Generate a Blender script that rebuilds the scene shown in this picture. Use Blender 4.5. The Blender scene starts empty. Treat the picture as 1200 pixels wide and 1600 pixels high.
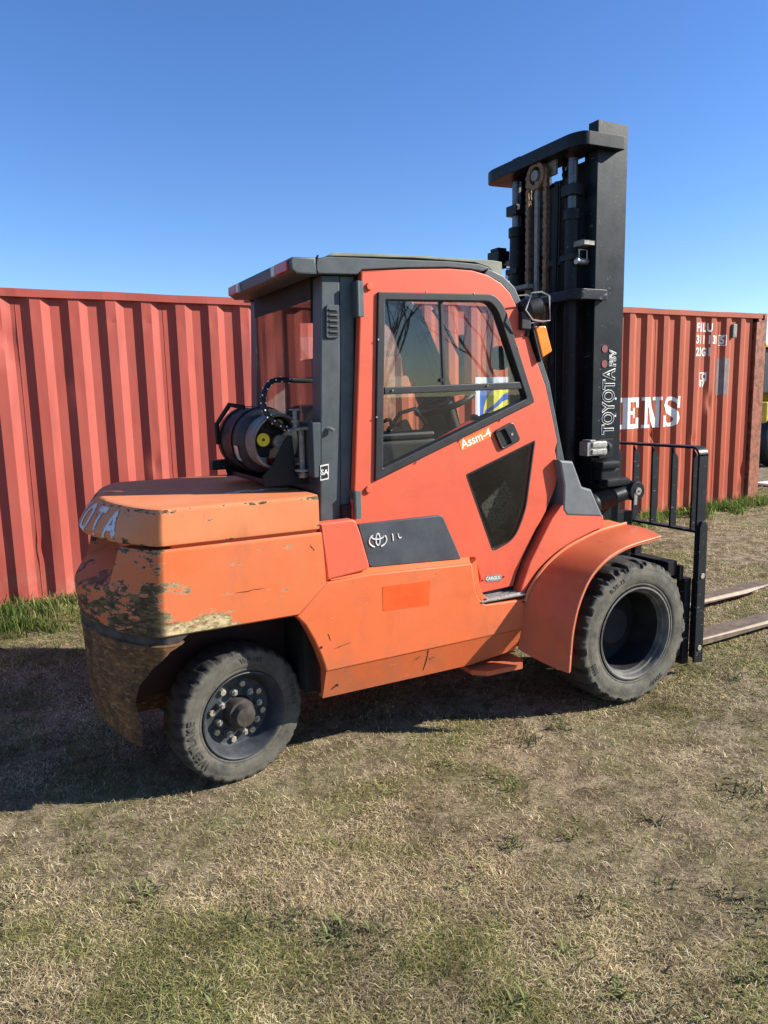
import bpy, bmesh, math, random
import numpy as np
from mathutils import Vector, Matrix, noise

random.seed(7)
rng = np.random.default_rng(7)
S = bpy.context.scene
COL = S.collection
PI = math.pi

# ------------------------------------------------------------------ camera, sky, sun, exposure
cam_d = bpy.data.cameras.new('camera')
cam_d.sensor_fit = 'HORIZONTAL'
cam_d.sensor_width = 36.0
cam_d.lens = 34.551
cam_d.clip_start = 0.05
cam_d.clip_end = 3000
cam = bpy.data.objects.new('camera', cam_d)
COL.objects.link(cam)
_r = Vector((0.880801, -0.472948, -0.022584))
_d = Vector((-0.092954, -0.125951, -0.987672))
_f = Vector((0.464273, 0.872042, -0.154900))
cam.matrix_world = Matrix(((_r.x, -_d.x, -_f.x, -0.9166), (_r.y, -_d.y, -_f.y, -3.1192),
                           (_r.z, -_d.z, -_f.z, 1.7437), (0, 0, 0, 1)))
S.camera = cam

SUN_TO = Vector((0.88, -0.475, 0.56)).normalized()
SUN_EL = math.asin(SUN_TO.z)
SUN_AZ = math.atan2(SUN_TO.x, SUN_TO.y)
world = bpy.data.worlds.new('World')
S.world = world
world.use_nodes = True
wn = world.node_tree
wn.nodes.clear()
sky = wn.nodes.new('ShaderNodeTexSky')
sky.sky_type = 'NISHITA'
sky.sun_disc = False
sky.sun_elevation = SUN_EL
sky.sun_rotation = SUN_AZ
sky.air_density = 1.0
sky.dust_density = 0.1
sky.ozone_density = 5.0
bg = wn.nodes.new('ShaderNodeBackground')
bg.inputs['Strength'].default_value = 0.1
wo = wn.nodes.new('ShaderNodeOutputWorld')
hs = wn.nodes.new('ShaderNodeHueSaturation')
hs.inputs['Hue'].default_value = 0.510
hs.inputs['Saturation'].default_value = 1.14
wn.links.new(sky.outputs[0], hs.inputs['Color'])
wn.links.new(hs.outputs[0], bg.inputs['Color'])
wn.links.new(bg.outputs[0], wo.inputs['Surface'])

sun_d = bpy.data.lights.new('sun', 'SUN')
sun_d.energy = 5.0
sun_d.angle = math.radians(0.53)
sun_d.color = (1.0, 0.945, 0.86)
sun = bpy.data.objects.new('sun', sun_d)
COL.objects.link(sun)
sun.rotation_euler = (-SUN_TO).to_track_quat('-Z', 'Y').to_euler()

S.view_settings.view_transform = 'Standard'
S.view_settings.look = 'None'
S.view_settings.exposure = 0.97
S.view_settings.gamma = 1.0
S.render.engine = 'CYCLES'
S.cycles.max_bounces = 8
S.cycles.transparent_max_bounces = 16
S.cycles.use_denoising = True

# ------------------------------------------------------------------ material helpers
class NT:
    def __init__(self, name):
        self.m = bpy.data.materials.new(name)
        self.m.use_nodes = True
        self.t = self.m.node_tree
        self.t.nodes.clear()
        self.out = self.t.nodes.new('ShaderNodeOutputMaterial')
        self.co = self.t.nodes.new('ShaderNodeTexCoord').outputs['Object']

    def n(self, typ, **kw):
        nd = self.t.nodes.new(typ)
        for k, v in kw.items():
            setattr(nd, k, v)
        return nd

    def l(self, a, b):
        self.t.links.new(a, b)

    def noise(self, scale, detail=6, rough=0.6, stretch=None, off=0.0, dist=0.0):
        mp = self.n('ShaderNodeMapping')
        self.l(self.co, mp.inputs['Vector'])
        mp.inputs['Location'].default_value = (off, off * 1.7, off * 0.6)
        if stretch:
            mp.inputs['Scale'].default_value = stretch
        nz = self.n('ShaderNodeTexNoise')
        nz.inputs['Scale'].default_value = scale
        nz.inputs['Detail'].default_value = detail
        nz.inputs['Roughness'].default_value = rough
        nz.inputs['Distortion'].default_value = dist
        self.l(mp.outputs[0], nz.inputs['Vector'])
        return nz.outputs['Fac']

    def ramp(self, fac, lo, hi):
        mr = self.n('ShaderNodeMapRange', clamp=True)
        mr.interpolation_type = 'SMOOTHSTEP'
        mr.inputs['From Min'].default_value = lo
        mr.inputs['From Max'].default_value = hi
        self.l(fac, mr.inputs['Value'])
        return mr.outputs['Result']

    def math(self, op, a, b=None):
        nd = self.n('ShaderNodeMath', operation=op, use_clamp=False)
        for i, v in enumerate((a, b)):
            if v is None:
                continue
            if isinstance(v, (int, float)):
                nd.inputs[i].default_value = v
            else:
                self.l(v, nd.inputs[i])
        return nd.outputs[0]

    def mix(self, fac, a, b):
        nd = self.n('ShaderNodeMix', data_type='RGBA')
        nd.clamp_factor = True
        if isinstance(fac, (int, float)):
            nd.inputs[0].default_value = fac
        else:
            self.l(fac, nd.inputs[0])
        for i, v in ((6, a), (7, b)):
            if isinstance(v, tuple):
                nd.inputs[i].default_value = (*v, 1)
            else:
                self.l(v, nd.inputs[i])
        return nd.outputs[2]

    def sep(self):
        s = self.n('ShaderNodeSeparateXYZ')
        self.l(self.co, s.inputs[0])
        return s.outputs

    def bsdf(self, color, rough=0.5, metal=0.0, bump=None, bdist=0.002, bstr=0.5, spec=0.5):
        b = self.n('ShaderNodeBsdfPrincipled')
        if isinstance(color, tuple):
            b.inputs['Base Color'].default_value = (*color, 1)
        else:
            self.l(color, b.inputs['Base Color'])
        if isinstance(rough, (int, float)):
            b.inputs['Roughness'].default_value = rough
        else:
            self.l(rough, b.inputs['Roughness'])
        b.inputs['Metallic'].default_value = metal
        b.inputs['Specular IOR Level'].default_value = spec
        if bump is not None:
            bp = self.n('ShaderNodeBump')
            bp.inputs['Strength'].default_value = bstr
            bp.inputs['Distance'].default_value = bdist
            self.l(bump, bp.inputs['Height'])
            self.l(bp.outputs[0], b.inputs['Normal'])
        self.l(b.outputs[0], self.out.inputs['Surface'])
        return b


def paint(name, base, fade, rough=0.5, chips=0.66, chipcol=(0.06, 0.035, 0.02), dirt=(0.12, 0.08, 0.05), dirt_amt=0.35, spec=0.35):
    t = NT(name)
    c = t.mix(t.ramp(t.noise(2.3, 4, 0.6), 0.35, 0.7), base, fade)
    c = t.mix(t.math('MULTIPLY', t.ramp(t.noise(6, 8, 0.72, (1, 1, 0.35), 3.1), 0.52, 0.8), dirt_amt), c, dirt)
    c = t.mix(t.math('MULTIPLY', t.ramp(t.noise(60, 4, 0.7, None, 5.0), 0.55, 0.75), 0.18), c, dirt)
    low = t.math('MULTIPLY', t.ramp(t.sep()['Z'], 0.75, 0.3), t.ramp(t.noise(7, 9, 0.75, None, 17), 0.38, 0.62))
    c = t.mix(t.math('MULTIPLY', low, 0.38), c, (0.2, 0.13, 0.08))
    sc = t.ramp(t.noise(9, 10, 0.62, (0.5, 0.5, 3.2), 8.0), chips + 0.03, chips + 0.045)
    c = t.mix(t.math('MULTIPLY', sc, 0.85), c, chipcol)
    s2 = t.ramp(t.noise(26, 8, 0.7, (0.35, 0.35, 1.6), 31.0), chips + 0.0, chips + 0.012)
    c = t.mix(t.math('MULTIPLY', s2, 0.6), c, tuple(min(1, v * 1.2 + 0.12) for v in fade))
    sm = t.ramp(t.noise(3.3, 9, 0.7, (0.6, 0.6, 1.3), 41.0), 0.52, 0.72)
    c = t.mix(t.math('MULTIPLY', sm, 0.4), c, tuple(v * 0.62 for v in base))
    r = t.math('ADD', t.math('MULTIPLY', t.noise(14, 5), 0.25), rough - 0.12)
    t.bsdf(c, r, 0, t.math('ADD', t.math('MULTIPLY', t.noise(45, 3, 0.5), 0.06), t.noise(3.2, 3, 0.45, None, 9.0)), 0.008, 0.35, spec)
    return t.m


def plain(name, base, rough=0.5, metal=0.0, var=0.25, scale=12, bstr=0.25, bd=0.001, spec=0.4):
    t = NT(name)
    dk = tuple(v * (1 - var) for v in base)
    lt = tuple(min(1, v * (1 + var * 0.6) + 0.004) for v in base)
    c = t.mix(t.ramp(t.noise(scale, 7, 0.65), 0.3, 0.72), dk, lt)
    r = t.math('ADD', t.math('MULTIPLY', t.noise(scale * 2, 4), 0.2), rough - 0.1)
    t.bsdf(c, r, metal, t.noise(scale * 5, 3), bd, bstr, spec)
    return t.m


def black_steel(name, base=(0.012, 0.0135, 0.015), dust=(0.16, 0.15, 0.13), scr=0.7, rough=0.42):
    t = NT(name)
    c = t.mix(t.math('MULTIPLY', t.ramp(t.noise(5, 8, 0.7), 0.45, 0.8), 0.05), base, dust)
    s = t.ramp(t.noise(16, 9, 0.65, (1.0, 1.0, 4.0), 2.0), scr, scr + 0.03)
    c = t.mix(t.math('MULTIPLY', s, 0.6), c, (0.3, 0.29, 0.27))
    s2 = t.ramp(t.noise(70, 3, 0.6, None, 4.0), 0.69, 0.72)
    c = t.mix(t.math('MULTIPLY', s2, 0.5), c, (0.3, 0.29, 0.27))
    r = t.math('ADD', t.math('MULTIPLY', t.noise(9, 6), 0.3), rough - 0.15)
    t.bsdf(c, r, 0, t.noise(55, 3), 0.0008, 0.3, 0.18)
    return t.m


def glass(name, tint=(0.93, 0.95, 0.94), dust=0.012, ior=1.5):
    t = NT(name)
    tr = t.n('ShaderNodeBsdfTransparent')
    tr.inputs['Color'].default_value = (*tint, 1)
    gl = t.n('ShaderNodeBsdfGlossy')
    gl.inputs['Roughness'].default_value = 0.0
    gl.inputs['Color'].default_value = (1, 1, 1, 1)
    lw = t.n('ShaderNodeLayerWeight')
    fac = t.math('ADD', t.math('MULTIPLY', t.math('POWER', lw.outputs['Facing'], 5.0), 0.9), ((ior - 1) / (ior + 1)) ** 2)
    m1 = t.n('ShaderNodeMixShader')
    t.l(fac, m1.inputs[0])
    t.l(tr.outputs[0], m1.inputs[1])
    t.l(gl.outputs[0], m1.inputs[2])
    df = t.n('ShaderNodeBsdfDiffuse')
    df.inputs['Color'].default_value = (0.5, 0.47, 0.42, 1)
    f = t.math('MULTIPLY', t.ramp(t.noise(5, 8, 0.75), 0.4, 0.75), dust)
    f2 = t.math('MULTIPLY', t.ramp(t.noise(90, 3, 0.6, None, 3), 0.66, 0.72), dust * 3)
    m2 = t.n('ShaderNodeMixShader')
    t.l(t.math('ADD', f, f2), m2.inputs[0])
    t.l(m1.outputs[0], m2.inputs[1])
    t.l(df.outputs[0], m2.inputs[2])
    t.l(m2.outputs[0], t.out.inputs['Surface'])
    return t.m


def emit_free(name, col, rough=0.6):
    return plain(name, col, rough, 0, 0.12, 20)


M = {}
ORANGE = (0.62, 0.135, 0.045)
M['door'] = paint('door_paint', (0.64, 0.105, 0.05), (0.60, 0.095, 0.045), 0.5, 0.72, dirt_amt=0.25)
M['panel'] = paint('panel_paint', (0.64, 0.13, 0.038), (0.62, 0.145, 0.05), 0.5, 0.66, dirt_amt=0.3)
M['hood'] = paint('faded_paint', (0.66, 0.22, 0.09), (0.64, 0.175, 0.068), 0.55, 0.67, dirt_amt=0.25)
M['fender'] = paint('fender_paint', (0.56, 0.105, 0.036), (0.58, 0.14, 0.052), 0.5, 0.665, dirt_amt=0.35)
M['cover'] = paint('cover_paint', (0.64, 0.105, 0.05), (0.62, 0.12, 0.06), 0.5, 0.68, dirt_amt=0.25)
M['decal'] = plain('orange_decal', (0.75, 0.085, 0.008), 0.5, 0, 0.15)
M['decal_light'] = plain('amber_orange_decal', (0.8, 0.2, 0.02), 0.5, 0, 0.1)
M['grey'] = plain('dark_grey_paint', (0.052, 0.064, 0.068), 0.5, 0, 0.22, 9)
M['grey_lt'] = plain('grey_green_paint', (0.085, 0.11, 0.11), 0.55, 0, 0.2, 14)
M['cowl'] = plain('grey_plastic', (0.12, 0.132, 0.135), 0.6, 0, 0.18, 10)
M['trim'] = plain('slate_plastic', (0.05, 0.058, 0.068), 0.55, 0, 0.25, 8)
M['roofsheet'] = plain('dusty_roof_sheet', (0.2, 0.21, 0.15), 0.6, 0, 0.3, 6)
M['black'] = black_steel('black_steel')
M['mast'] = black_steel('mast_steel', (0.006, 0.0095, 0.012), scr=0.66)
M['rail'] = black_steel('scratched_steel', (0.016, 0.019, 0.022), scr=0.62, rough=0.38)
M['rubber'] = plain('black_rubber', (0.012, 0.013, 0.014), 0.55, 0, 0.3)
M['plastic'] = plain('black_plastic', (0.014, 0.014, 0.015), 0.45, 0, 0.3)
M['dark'] = plain('dark_chassis', (0.012, 0.011, 0.011), 0.8, 0, 0.4)
M['liner'] = plain('arch_liner', (0.03, 0.006, 0.004), 0.7, 0, 0.5, 6)
M['steel'] = plain('bare_steel', (0.42, 0.4, 0.37), 0.38, 0.7, 0.3, 30)
M['zinc'] = plain('zinc_bolts', (0.5, 0.45, 0.34), 0.4, 0.5, 0.3, 40)
M['chain'] = plain('rusty_chain', (0.22, 0.13, 0.07), 0.65, 0.3, 0.4, 50)
M['oldgrey'] = plain('greasy_grey', (0.22, 0.22, 0.19), 0.6, 0.2, 0.35, 40)
M['fork'] = plain('fork_steel', (0.185, 0.135, 0.09), 0.6, 0.2, 0.35, 14, 0.5)
M['white'] = plain('white_letters', (0.72, 0.71, 0.67), 0.6, 0, 0.12, 40)
M['red'] = plain('red_lens', (0.45, 0.03, 0.02), 0.3, 0, 0.2)
M['lensclear'] = plain('pale_lens', (0.55, 0.5, 0.42), 0.3, 0, 0.2)
M['amber'] = plain('amber_lens', (0.85, 0.22, 0.012), 0.3, 0, 0.1)
M['yellow'] = plain('yellow_tag', (0.8, 0.68, 0.02), 0.5, 0, 0.08)
M['redbar'] = plain('red_tube', (0.5, 0.045, 0.03), 0.4, 0, 0.15)
M['glass'] = glass('cab_glass')
M['glass_dark'] = glass('smoky_glass', (0.66, 0.68, 0.66), 0.012)
M['seat'] = plain('black_vinyl', (0.02, 0.02, 0.021), 0.5, 0, 0.3)
M['boot'] = plain('bellows_rubber', (0.03, 0.022, 0.019), 0.6, 0, 0.3)

# counterweight paint with knocked-off patches of rust and primer towards the bottom and the rear corner
def cw_paint(name, c0, c1, cap=False):
    t = NT(name)
    o = t.sep()
    base = t.mix(t.ramp(t.noise(2.2, 5), 0.35, 0.7), c0, c1)
    base = t.mix(t.math('MULTIPLY', t.ramp(t.noise(5, 9, 0.72, (1, 1, 0.3), 3), 0.5, 0.8), 0.35), base, (0.14, 0.09, 0.06))
    low = t.ramp(o['Z'], 0.98, 0.78)
    rear = t.ramp(o['X'], -0.29, -0.4)
    side = t.math('SUBTRACT', 1.0, rear)
    corner = t.math('MULTIPLY', t.ramp(o['X'], -0.20, -0.33), t.ramp(o['Y'], -0.02, -0.1))
    bias = t.math('ADD', t.math('MULTIPLY', t.math('MULTIPLY', rear, t.ramp(o['Z'], 1.08, 0.8)), 0.125),
                  t.math('MULTIPLY', rear, 0.065))
    bias = t.math('ADD', bias, t.math('MULTIPLY', corner, 0.06))
    bias = t.math('ADD', bias, t.math('MULTIPLY', side, 0.022))
    if cap:
        band = t.math('ADD', t.math('MULTIPLY', t.math('MULTIPLY', t.ramp(o['Z'], 1.288, 1.305), t.ramp(o['Z'], 1.3185, 1.312)), 0.10), t.math('MULTIPLY', t.ramp(o['Z'], 1.185, 1.168), 0.06))
        bias = t.math('ADD', band, t.math('MULTIPLY', rear, 0.045))
    lowside = t.math('MULTIPLY', t.math('MULTIPLY', t.ramp(o['Z'], 0.875, 0.80), side), t.ramp(o['X'], -0.02, -0.12))
    bias = t.math('ADD', bias, t.math('MULTIPLY', lowside, 0.22))
    nz = t.math('ADD', t.math('MULTIPLY', t.noise(8, 12, 0.62, (0.8, 0.8, 2.2), 1.3), 0.6), t.math('MULTIPLY', t.noise(26, 10, 0.7, (0.7, 0.7, 2.0), 4.3), 0.4))
    v = t.math('ADD', nz, bias)
    m = t.ramp(v, 0.630, 0.640)
    rustc = t.mix(t.ramp(t.noise(24, 9, 0.76, (0.7, 0.7, 2.2), 2), 0.4, 0.68), (0.03, 0.02, 0.011), (0.22, 0.135, 0.055))
    prim = t.mix(t.ramp(t.noise(32, 9, 0.78, (0.7, 0.7, 1.6), 7), 0.36, 0.64), (0.17, 0.11, 0.04), (0.66, 0.52, 0.29))
    rustc = t.mix(t.math('ADD', lowside, t.math('MULTIPLY', side, 0.0 if cap else 0.6)), rustc, prim)
    edge = t.math('SUBTRACT', t.ramp(v, 0.618, 0.628), m)
    base = t.mix(t.math('MULTIPLY', edge, 0.7), base, (0.5, 0.36, 0.22))
    c = t.mix(m, base, rustc)
    h = t.math('SUBTRACT', t.math('MULTIPLY', t.noise(50, 3), 0.2), m)
    t.bsdf(c, 0.55, 0, h, 0.0015, 0.7, 0.3)
    return t.m


def rust_mat():
    t = NT('rusty_cast_iron')
    c = t.mix(t.ramp(t.noise(9, 9, 0.72, (1, 1, 2.2)), 0.35, 0.68), (0.07, 0.034, 0.016), (0.2, 0.095, 0.04))
    c = t.mix(t.math('MULTIPLY', t.ramp(t.noise(26, 10, 0.75, (0.8, 0.8, 2.8), 4), 0.5, 0.64), 0.85), c, (0.32, 0.2, 0.085))
    c = t.mix(t.math('MULTIPLY', t.ramp(t.noise(4, 6, 0.6, None, 8), 0.55, 0.7), 0.7), c, (0.03, 0.022, 0.017))
    t.bsdf(c, 0.75, 0, t.noise(40, 6, 0.7), 0.003, 0.6, 0.2)
    return t.m


M['cw'] = cw_paint('battered_paint', (0.63, 0.14, 0.038), (0.61, 0.165, 0.062))
M['cap'] = cw_paint('battered_cap_paint', (0.66, 0.24, 0.098), (0.64, 0.19, 0.07), True)
M['rust'] = rust_mat()
M['cwgroove'] = plain('dark_brown_groove', (0.06, 0.05, 0.043), 0.8, 0, 0.5, 14)  # dark brown-grey tone for the inset band above the skirt


def tyre_mat(name, dusty):
    t = NT(name)
    at = t.n('ShaderNodeAttribute', attribute_name='dust')
    d = t.math('MULTIPLY', at.outputs['Fac'], t.ramp(t.noise(9, 9, 0.75), 0.18, 0.7))
    d2 = t.math('ADD', t.math('MULTIPLY', d, dusty), t.math('MULTIPLY', t.ramp(t.noise(45, 5, 0.7, None, 3), 0.5, 0.8), 0.2))
    c = t.mix(d2, (0.022, 0.022, 0.022), (0.18, 0.165, 0.125))
    t.bsdf(c, 0.8, 0, t.noise(30, 7, 0.7), 0.003, 0.55, 0.25)
    return t.m


M['tyre'] = tyre_mat('dusty_tyre_rubber', 0.85)
M['tyre_r'] = tyre_mat('grey_tyre_rubber', 0.62)


# ------------------------------------------------------------------ mesh helpers
def tag(o, label=None, cat=None, group=None, kind=None):
    for k, v in (('label', label), ('category', cat), ('group', group), ('kind', kind)):
        if v:
            o[k] = v
    return o


def link(name, me, mat=None, parent=None, smooth=35):
    o = bpy.data.objects.new(name, me)
    COL.objects.link(o)
    if mat is not None and not me.materials:
        me.materials.append(M[mat] if isinstance(mat, str) else mat)
    if smooth and len(me.polygons):
        me.shade_smooth()
        me.set_sharp_from_angle(angle=math.radians(smooth))
    if smooth and smooth != 180 and 8 < len(me.polygons) < 20000 and smooth != 12:
        wn_ = o.modifiers.new('wn', 'WEIGHTED_NORMAL')
        wn_.keep_sharp = True
        wn_.weight = 60
    if parent is not None:
        o.parent = parent
        o.matrix_parent_inverse = Matrix.Translation(WORLD_OF[parent]).inverted()
    return o


WORLD_OF = {}


def empty(name, loc, parent=None):
    o = bpy.data.objects.new(name, None)
    COL.objects.link(o)
    o.empty_display_size = 0.1
    if parent is None:
        o.location = loc
        WORLD_OF[o] = Vector(loc)
    return o


class MB:
    def __init__(self):
        self.bm = bmesh.new()

    def box(self, x0, x1, y0, y1, z0, z1, bev=0.0, rot=None):
        bm = bmesh.new()
        bmesh.ops.create_cube(bm, size=1)
        mt = Matrix.Translation(((x0 + x1) / 2, (y0 + y1) / 2, (z0 + z1) / 2))
        sc = Matrix.Diagonal((x1 - x0, y1 - y0, z1 - z0, 1))
        bm.transform((mt @ rot.to_4x4() if rot else mt) @ sc)
        if bev:
            bmesh.ops.bevel(bm, geom=bm.edges[:], offset=bev, segments=2, profile=0.6, affect='EDGES', clamp_overlap=True)
        self.merge(bm)
        return self

    def merge(self, bm):
        me = bpy.data.meshes.new('t')
        bm.to_mesh(me)
        bm.free()
        self.bm.from_mesh(me)
        bpy.data.meshes.remove(me)

    def add_mesh(self, me, mat=None):
        if mat:
            me.transform(mat)
        self.bm.from_mesh(me)
        bpy.data.meshes.remove(me)
        return self

    def cyl(self, p0, p1, r0, r1=None, n=24, bev=0.0):
        r1 = r0 if r1 is None else r1
        p0, p1 = Vector(p0), Vector(p1)
        bm = bmesh.new()
        bmesh.ops.create_cone(bm, cap_ends=True, segments=n, radius1=r0, radius2=r1, depth=(p1 - p0).length)
        if bev:
            bmesh.ops.bevel(bm, geom=[e for e in bm.edges if any(len(f.verts) > 4 for f in e.link_faces)], offset=bev, segments=2,
                            profile=0.5, affect='EDGES', clamp_overlap=True)
        q = (p1 - p0).to_track_quat('Z', 'Y').to_matrix().to_4x4()
        bm.transform(Matrix.Translation((p0 + p1) / 2) @ q)
        self.merge(bm)
        return self

    def tube(self, pts, r, n=8, closed=False, radii=None):
        pts = [Vector(p) for p in pts]
        m = len(pts)
        rings = []
        up = Vector((0.13, 0.27, 0.95)).normalized()
        for i, p in enumerate(pts):
            a = pts[(i - 1) % m] if (i > 0 or closed) else p
            b = pts[(i + 1) % m] if (i < m - 1 or closed) else p
            t = (b - a).normalized()
            u = t.cross(up)
            if u.length < 1e-3:
                u = t.cross(Vector((1, 0, 0)))
            u.normalize()
            v = t.cross(u)
            rr = radii[i] if radii else r
            rings.append([self.bm.verts.new(p + (u * math.cos(2 * PI * k / n) + v * math.sin(2 * PI * k / n)) * rr) for k in range(n)])
        for i in range(m if closed else m - 1):
            A, B = rings[i], rings[(i + 1) % m]
            for k in range(n):
                self.bm.faces.new((A[k], A[(k + 1) % n], B[(k + 1) % n], B[k]))
        if not closed:
            self.bm.faces.new(rings[0][::-1])
            self.bm.faces.new(rings[-1])
        return self

    def lathe_y(self, prof, c=(0, 0, 0), n=64, close=False):
        """profile of (y, r) about the y axis through c"""
        rings = []
        for y, r in prof:
            if r < 1e-5:
                rings.append([self.bm.verts.new((c[0], c[1] + y, c[2]))])
            else:
                rings.append([self.bm.verts.new((c[0] + r * math.cos(2 * PI * k / n), c[1] + y, c[2] + r * math.sin(2 * PI * k / n))) for k in range(n)])
        seq = list(zip(rings, rings[1:])) + ([(rings[-1], rings[0])] if close else [])
        for A, B in seq:
            for k in range(n):
                a0, a1 = A[k % len(A)], A[(k + 1) % len(A)]
                b0, b1 = B[k % len(B)], B[(k + 1) % len(B)]
                vs = []
                for q in (a0, a1, b1, b0):
                    if q not in vs:
                        vs.append(q)
                if len(vs) > 2:
                    self.bm.faces.new(vs)
        return self

    def mesh(self, name='m'):
        bmesh.ops.recalc_face_normals(self.bm, faces=self.bm.faces[:])
        me = bpy.data.meshes.new(name)
        self.bm.to_mesh(me)
        self.bm.free()
        return me

    def build(self, name, mat, parent=None, smooth=35):
        return link(name, self.mesh(name), mat, parent, smooth)


def eval_curve(cu):
    o = bpy.data.objects.new('tmp', cu)
    COL.objects.link(o)
    dg = bpy.context.evaluated_depsgraph_get()
    me = bpy.data.meshes.new_from_object(o.evaluated_get(dg))
    bpy.data.objects.remove(o)
    bpy.data.curves.remove(cu)
    return me


XZ = Matrix(((1, 0, 0, 0), (0, 0, -1, 0), (0, 1, 0, 0), (0, 0, 0, 1)))


def plate_mesh(outer, holes, y0, y1, bev=0.0):
    cu = bpy.data.curves.new('c', 'CURVE')
    cu.dimensions = '2D'
    cu.fill_mode = 'BOTH'
    cu.extrude = max(1e-4, (y1 - y0) / 2 - bev)
    cu.bevel_depth = bev
    cu.bevel_resolution = 1
    cu.offset = -bev
    for loop in [outer] + list(holes):
        sp = cu.splines.new('POLY')
        sp.points.add(len(loop) - 1)
        for q, (x, z) in zip(sp.points, loop):
            q.co = (x, z, 0, 1)
        sp.use_cyclic_u = True
    me = eval_curve(cu)
    me.transform(Matrix.Translation((0, (y0 + y1) / 2, 0)) @ XZ)
    return me


def plate(name, outer, holes, y0, y1, mat, parent, bev=0.004, smooth=35):
    return link(name, plate_mesh(outer, holes, y0, y1, bev), mat, parent, smooth)


def text_mesh(s, size, align='CENTER', bold=0.0, outline=None, sx=1.0, extrude=0.0, spacing=1.0):
    cu = bpy.data.curves.new('txt', 'FONT')
    cu.body = s
    cu.size = size
    cu.align_x = align
    cu.align_y = 'CENTER'
    cu.offset = bold
    cu.extrude = extrude
    cu.space_character = spacing
    cu.resolution_u = 3
    if outline:
        cu.fill_mode = 'NONE'
        cu.bevel_depth = outline
        cu.bevel_resolution = 0
    me = eval_curve(cu)
    if sx != 1.0:
        me.transform(Matrix.Diagonal((sx, 1, 1, 1)))
    return me


def round_poly(pts, r, n=5):
    """round the corners of a polygon; r is one radius or one per corner"""
    out = []
    m = len(pts)
    for i in range(m):
        p = Vector((*pts[i], 0))
        a = Vector((*pts[i - 1], 0))
        b = Vector((*pts[(i + 1) % m], 0))
        rr = r[i] if isinstance(r, (list, tuple)) else r
        if rr <= 0:
            out.append((p.x, p.y))
            continue
        u, v = (a - p), (b - p)
        d = min(rr, u.length * 0.45, v.length * 0.45)
        p0, p1 = p + u.normalized() * d, p + v.normalized() * d
        for k in range(n + 1):
            t = k / n
            q = p0 * (1 - t) ** 2 + p * 2 * t * (1 - t) + p1 * t * t
            out.append((q.x, q.y))
    return out


def boolean_cut(me, cutters):
    o = bpy.data.objects.new('tmpb', me)
    COL.objects.link(o)
    cs = []
    for c in cutters:
        co = bpy.data.objects.new('tmpc', c)
        COL.objects.link(co)
        cs.append(co)
        md = o.modifiers.new('b', 'BOOLEAN')
        md.operation = 'DIFFERENCE'
        md.solver = 'EXACT'
        md.object = co
    dg = bpy.context.evaluated_depsgraph_get()
    res = bpy.data.meshes.new_from_object(o.evaluated_get(dg))
    for q in [o] + cs:
        bpy.data.objects.remove(q)
    for c in cutters:
        bpy.data.meshes.remove(c)
    return res


def smoothstep(a, b, x):
    t = np.clip((x - a) / (b - a), 0, 1)
    return t * t * (3 - 2 * t)


_G = [rng.random((64, 64)) for _ in range(6)]


def vnoise(x, y, k=0):
    """tileable value noise, vectorised"""
    g = _G[k]
    xi, yi = np.floor(x).astype(int), np.floor(y).astype(int)
    fx, fy = x - xi, y - yi
    fx, fy = fx * fx * (3 - 2 * fx), fy * fy * (3 - 2 * fy)
    a, b = g[xi % 64, yi % 64], g[(xi + 1) % 64, yi % 64]
    c, d = g[xi % 64, (yi + 1) % 64], g[(xi + 1) % 64, (yi + 1) % 64]
    return (a * (1 - fx) + b * fx) * (1 - fy) + (c * (1 - fx) + d * fx) * fy


def fbm(x, y, k=0):
    return 0.5 * vnoise(x, y, k) + 0.3 * vnoise(x * 2.1 + 7, y * 2.1 + 3, (k + 1) % 6) + 0.2 * vnoise(x * 4.7 + 1, y * 4.7 + 9, (k + 2) % 6)


# ------------------------------------------------------------------ ground
def gh(x, y):
    x, y = np.asarray(x, float), np.asarray(y, float)
    h = 0.05 * smoothstep(1.9, 3.5, y) + 0.07 * smoothstep(3.6, 8.0, x) * smoothstep(1.2, 3.5, y)
    fade = np.exp(-((x - 2) ** 2 + y ** 2) / 900.0)
    b = (fbm(x * 0.9 + 20, y * 0.9 + 20, 0) - 0.5) * 0.035 + (fbm(x * 4 + 20, y * 4 + 20, 2) - 0.5) * 0.018
    flat = 1 - 0.75 * np.exp(-(((x - 1.1) / 1.6) ** 4 + ((y - 0.4) / 0.9) ** 4))
    return h + b * flat * fade


def ground_mat():
    t = NT('dry_turf')
    a = t.noise(1.6, 8, 0.68)
    b = t.noise(9, 9, 0.72, None, 4)
    c = t.mix(t.ramp(b, 0.38, 0.64), (0.13, 0.098, 0.06), (0.36, 0.285, 0.185))  # darker soil tone paints in the shadow gaps between grass blades
    c = t.mix(t.math('MULTIPLY', t.ramp(a, 0.46, 0.64), 0.5), c, (0.17, 0.17, 0.065))
    c = t.mix(t.math('MULTIPLY', t.ramp(t.noise(3.1, 7, 0.7, None, 9), 0.56, 0.70), 0.7), c, (0.27, 0.185, 0.12))
    c = t.mix(t.math('MULTIPLY', t.ramp(t.noise(60, 5, 0.7, None, 2), 0.5, 0.75), 0.45), c, (0.06, 0.045, 0.026))
    t.bsdf(c, 0.95, 0, t.noise(35, 9, 0.75), 0.02, 0.9, 0.1)
    return t.m


M['ground'] = ground_mat()


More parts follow.
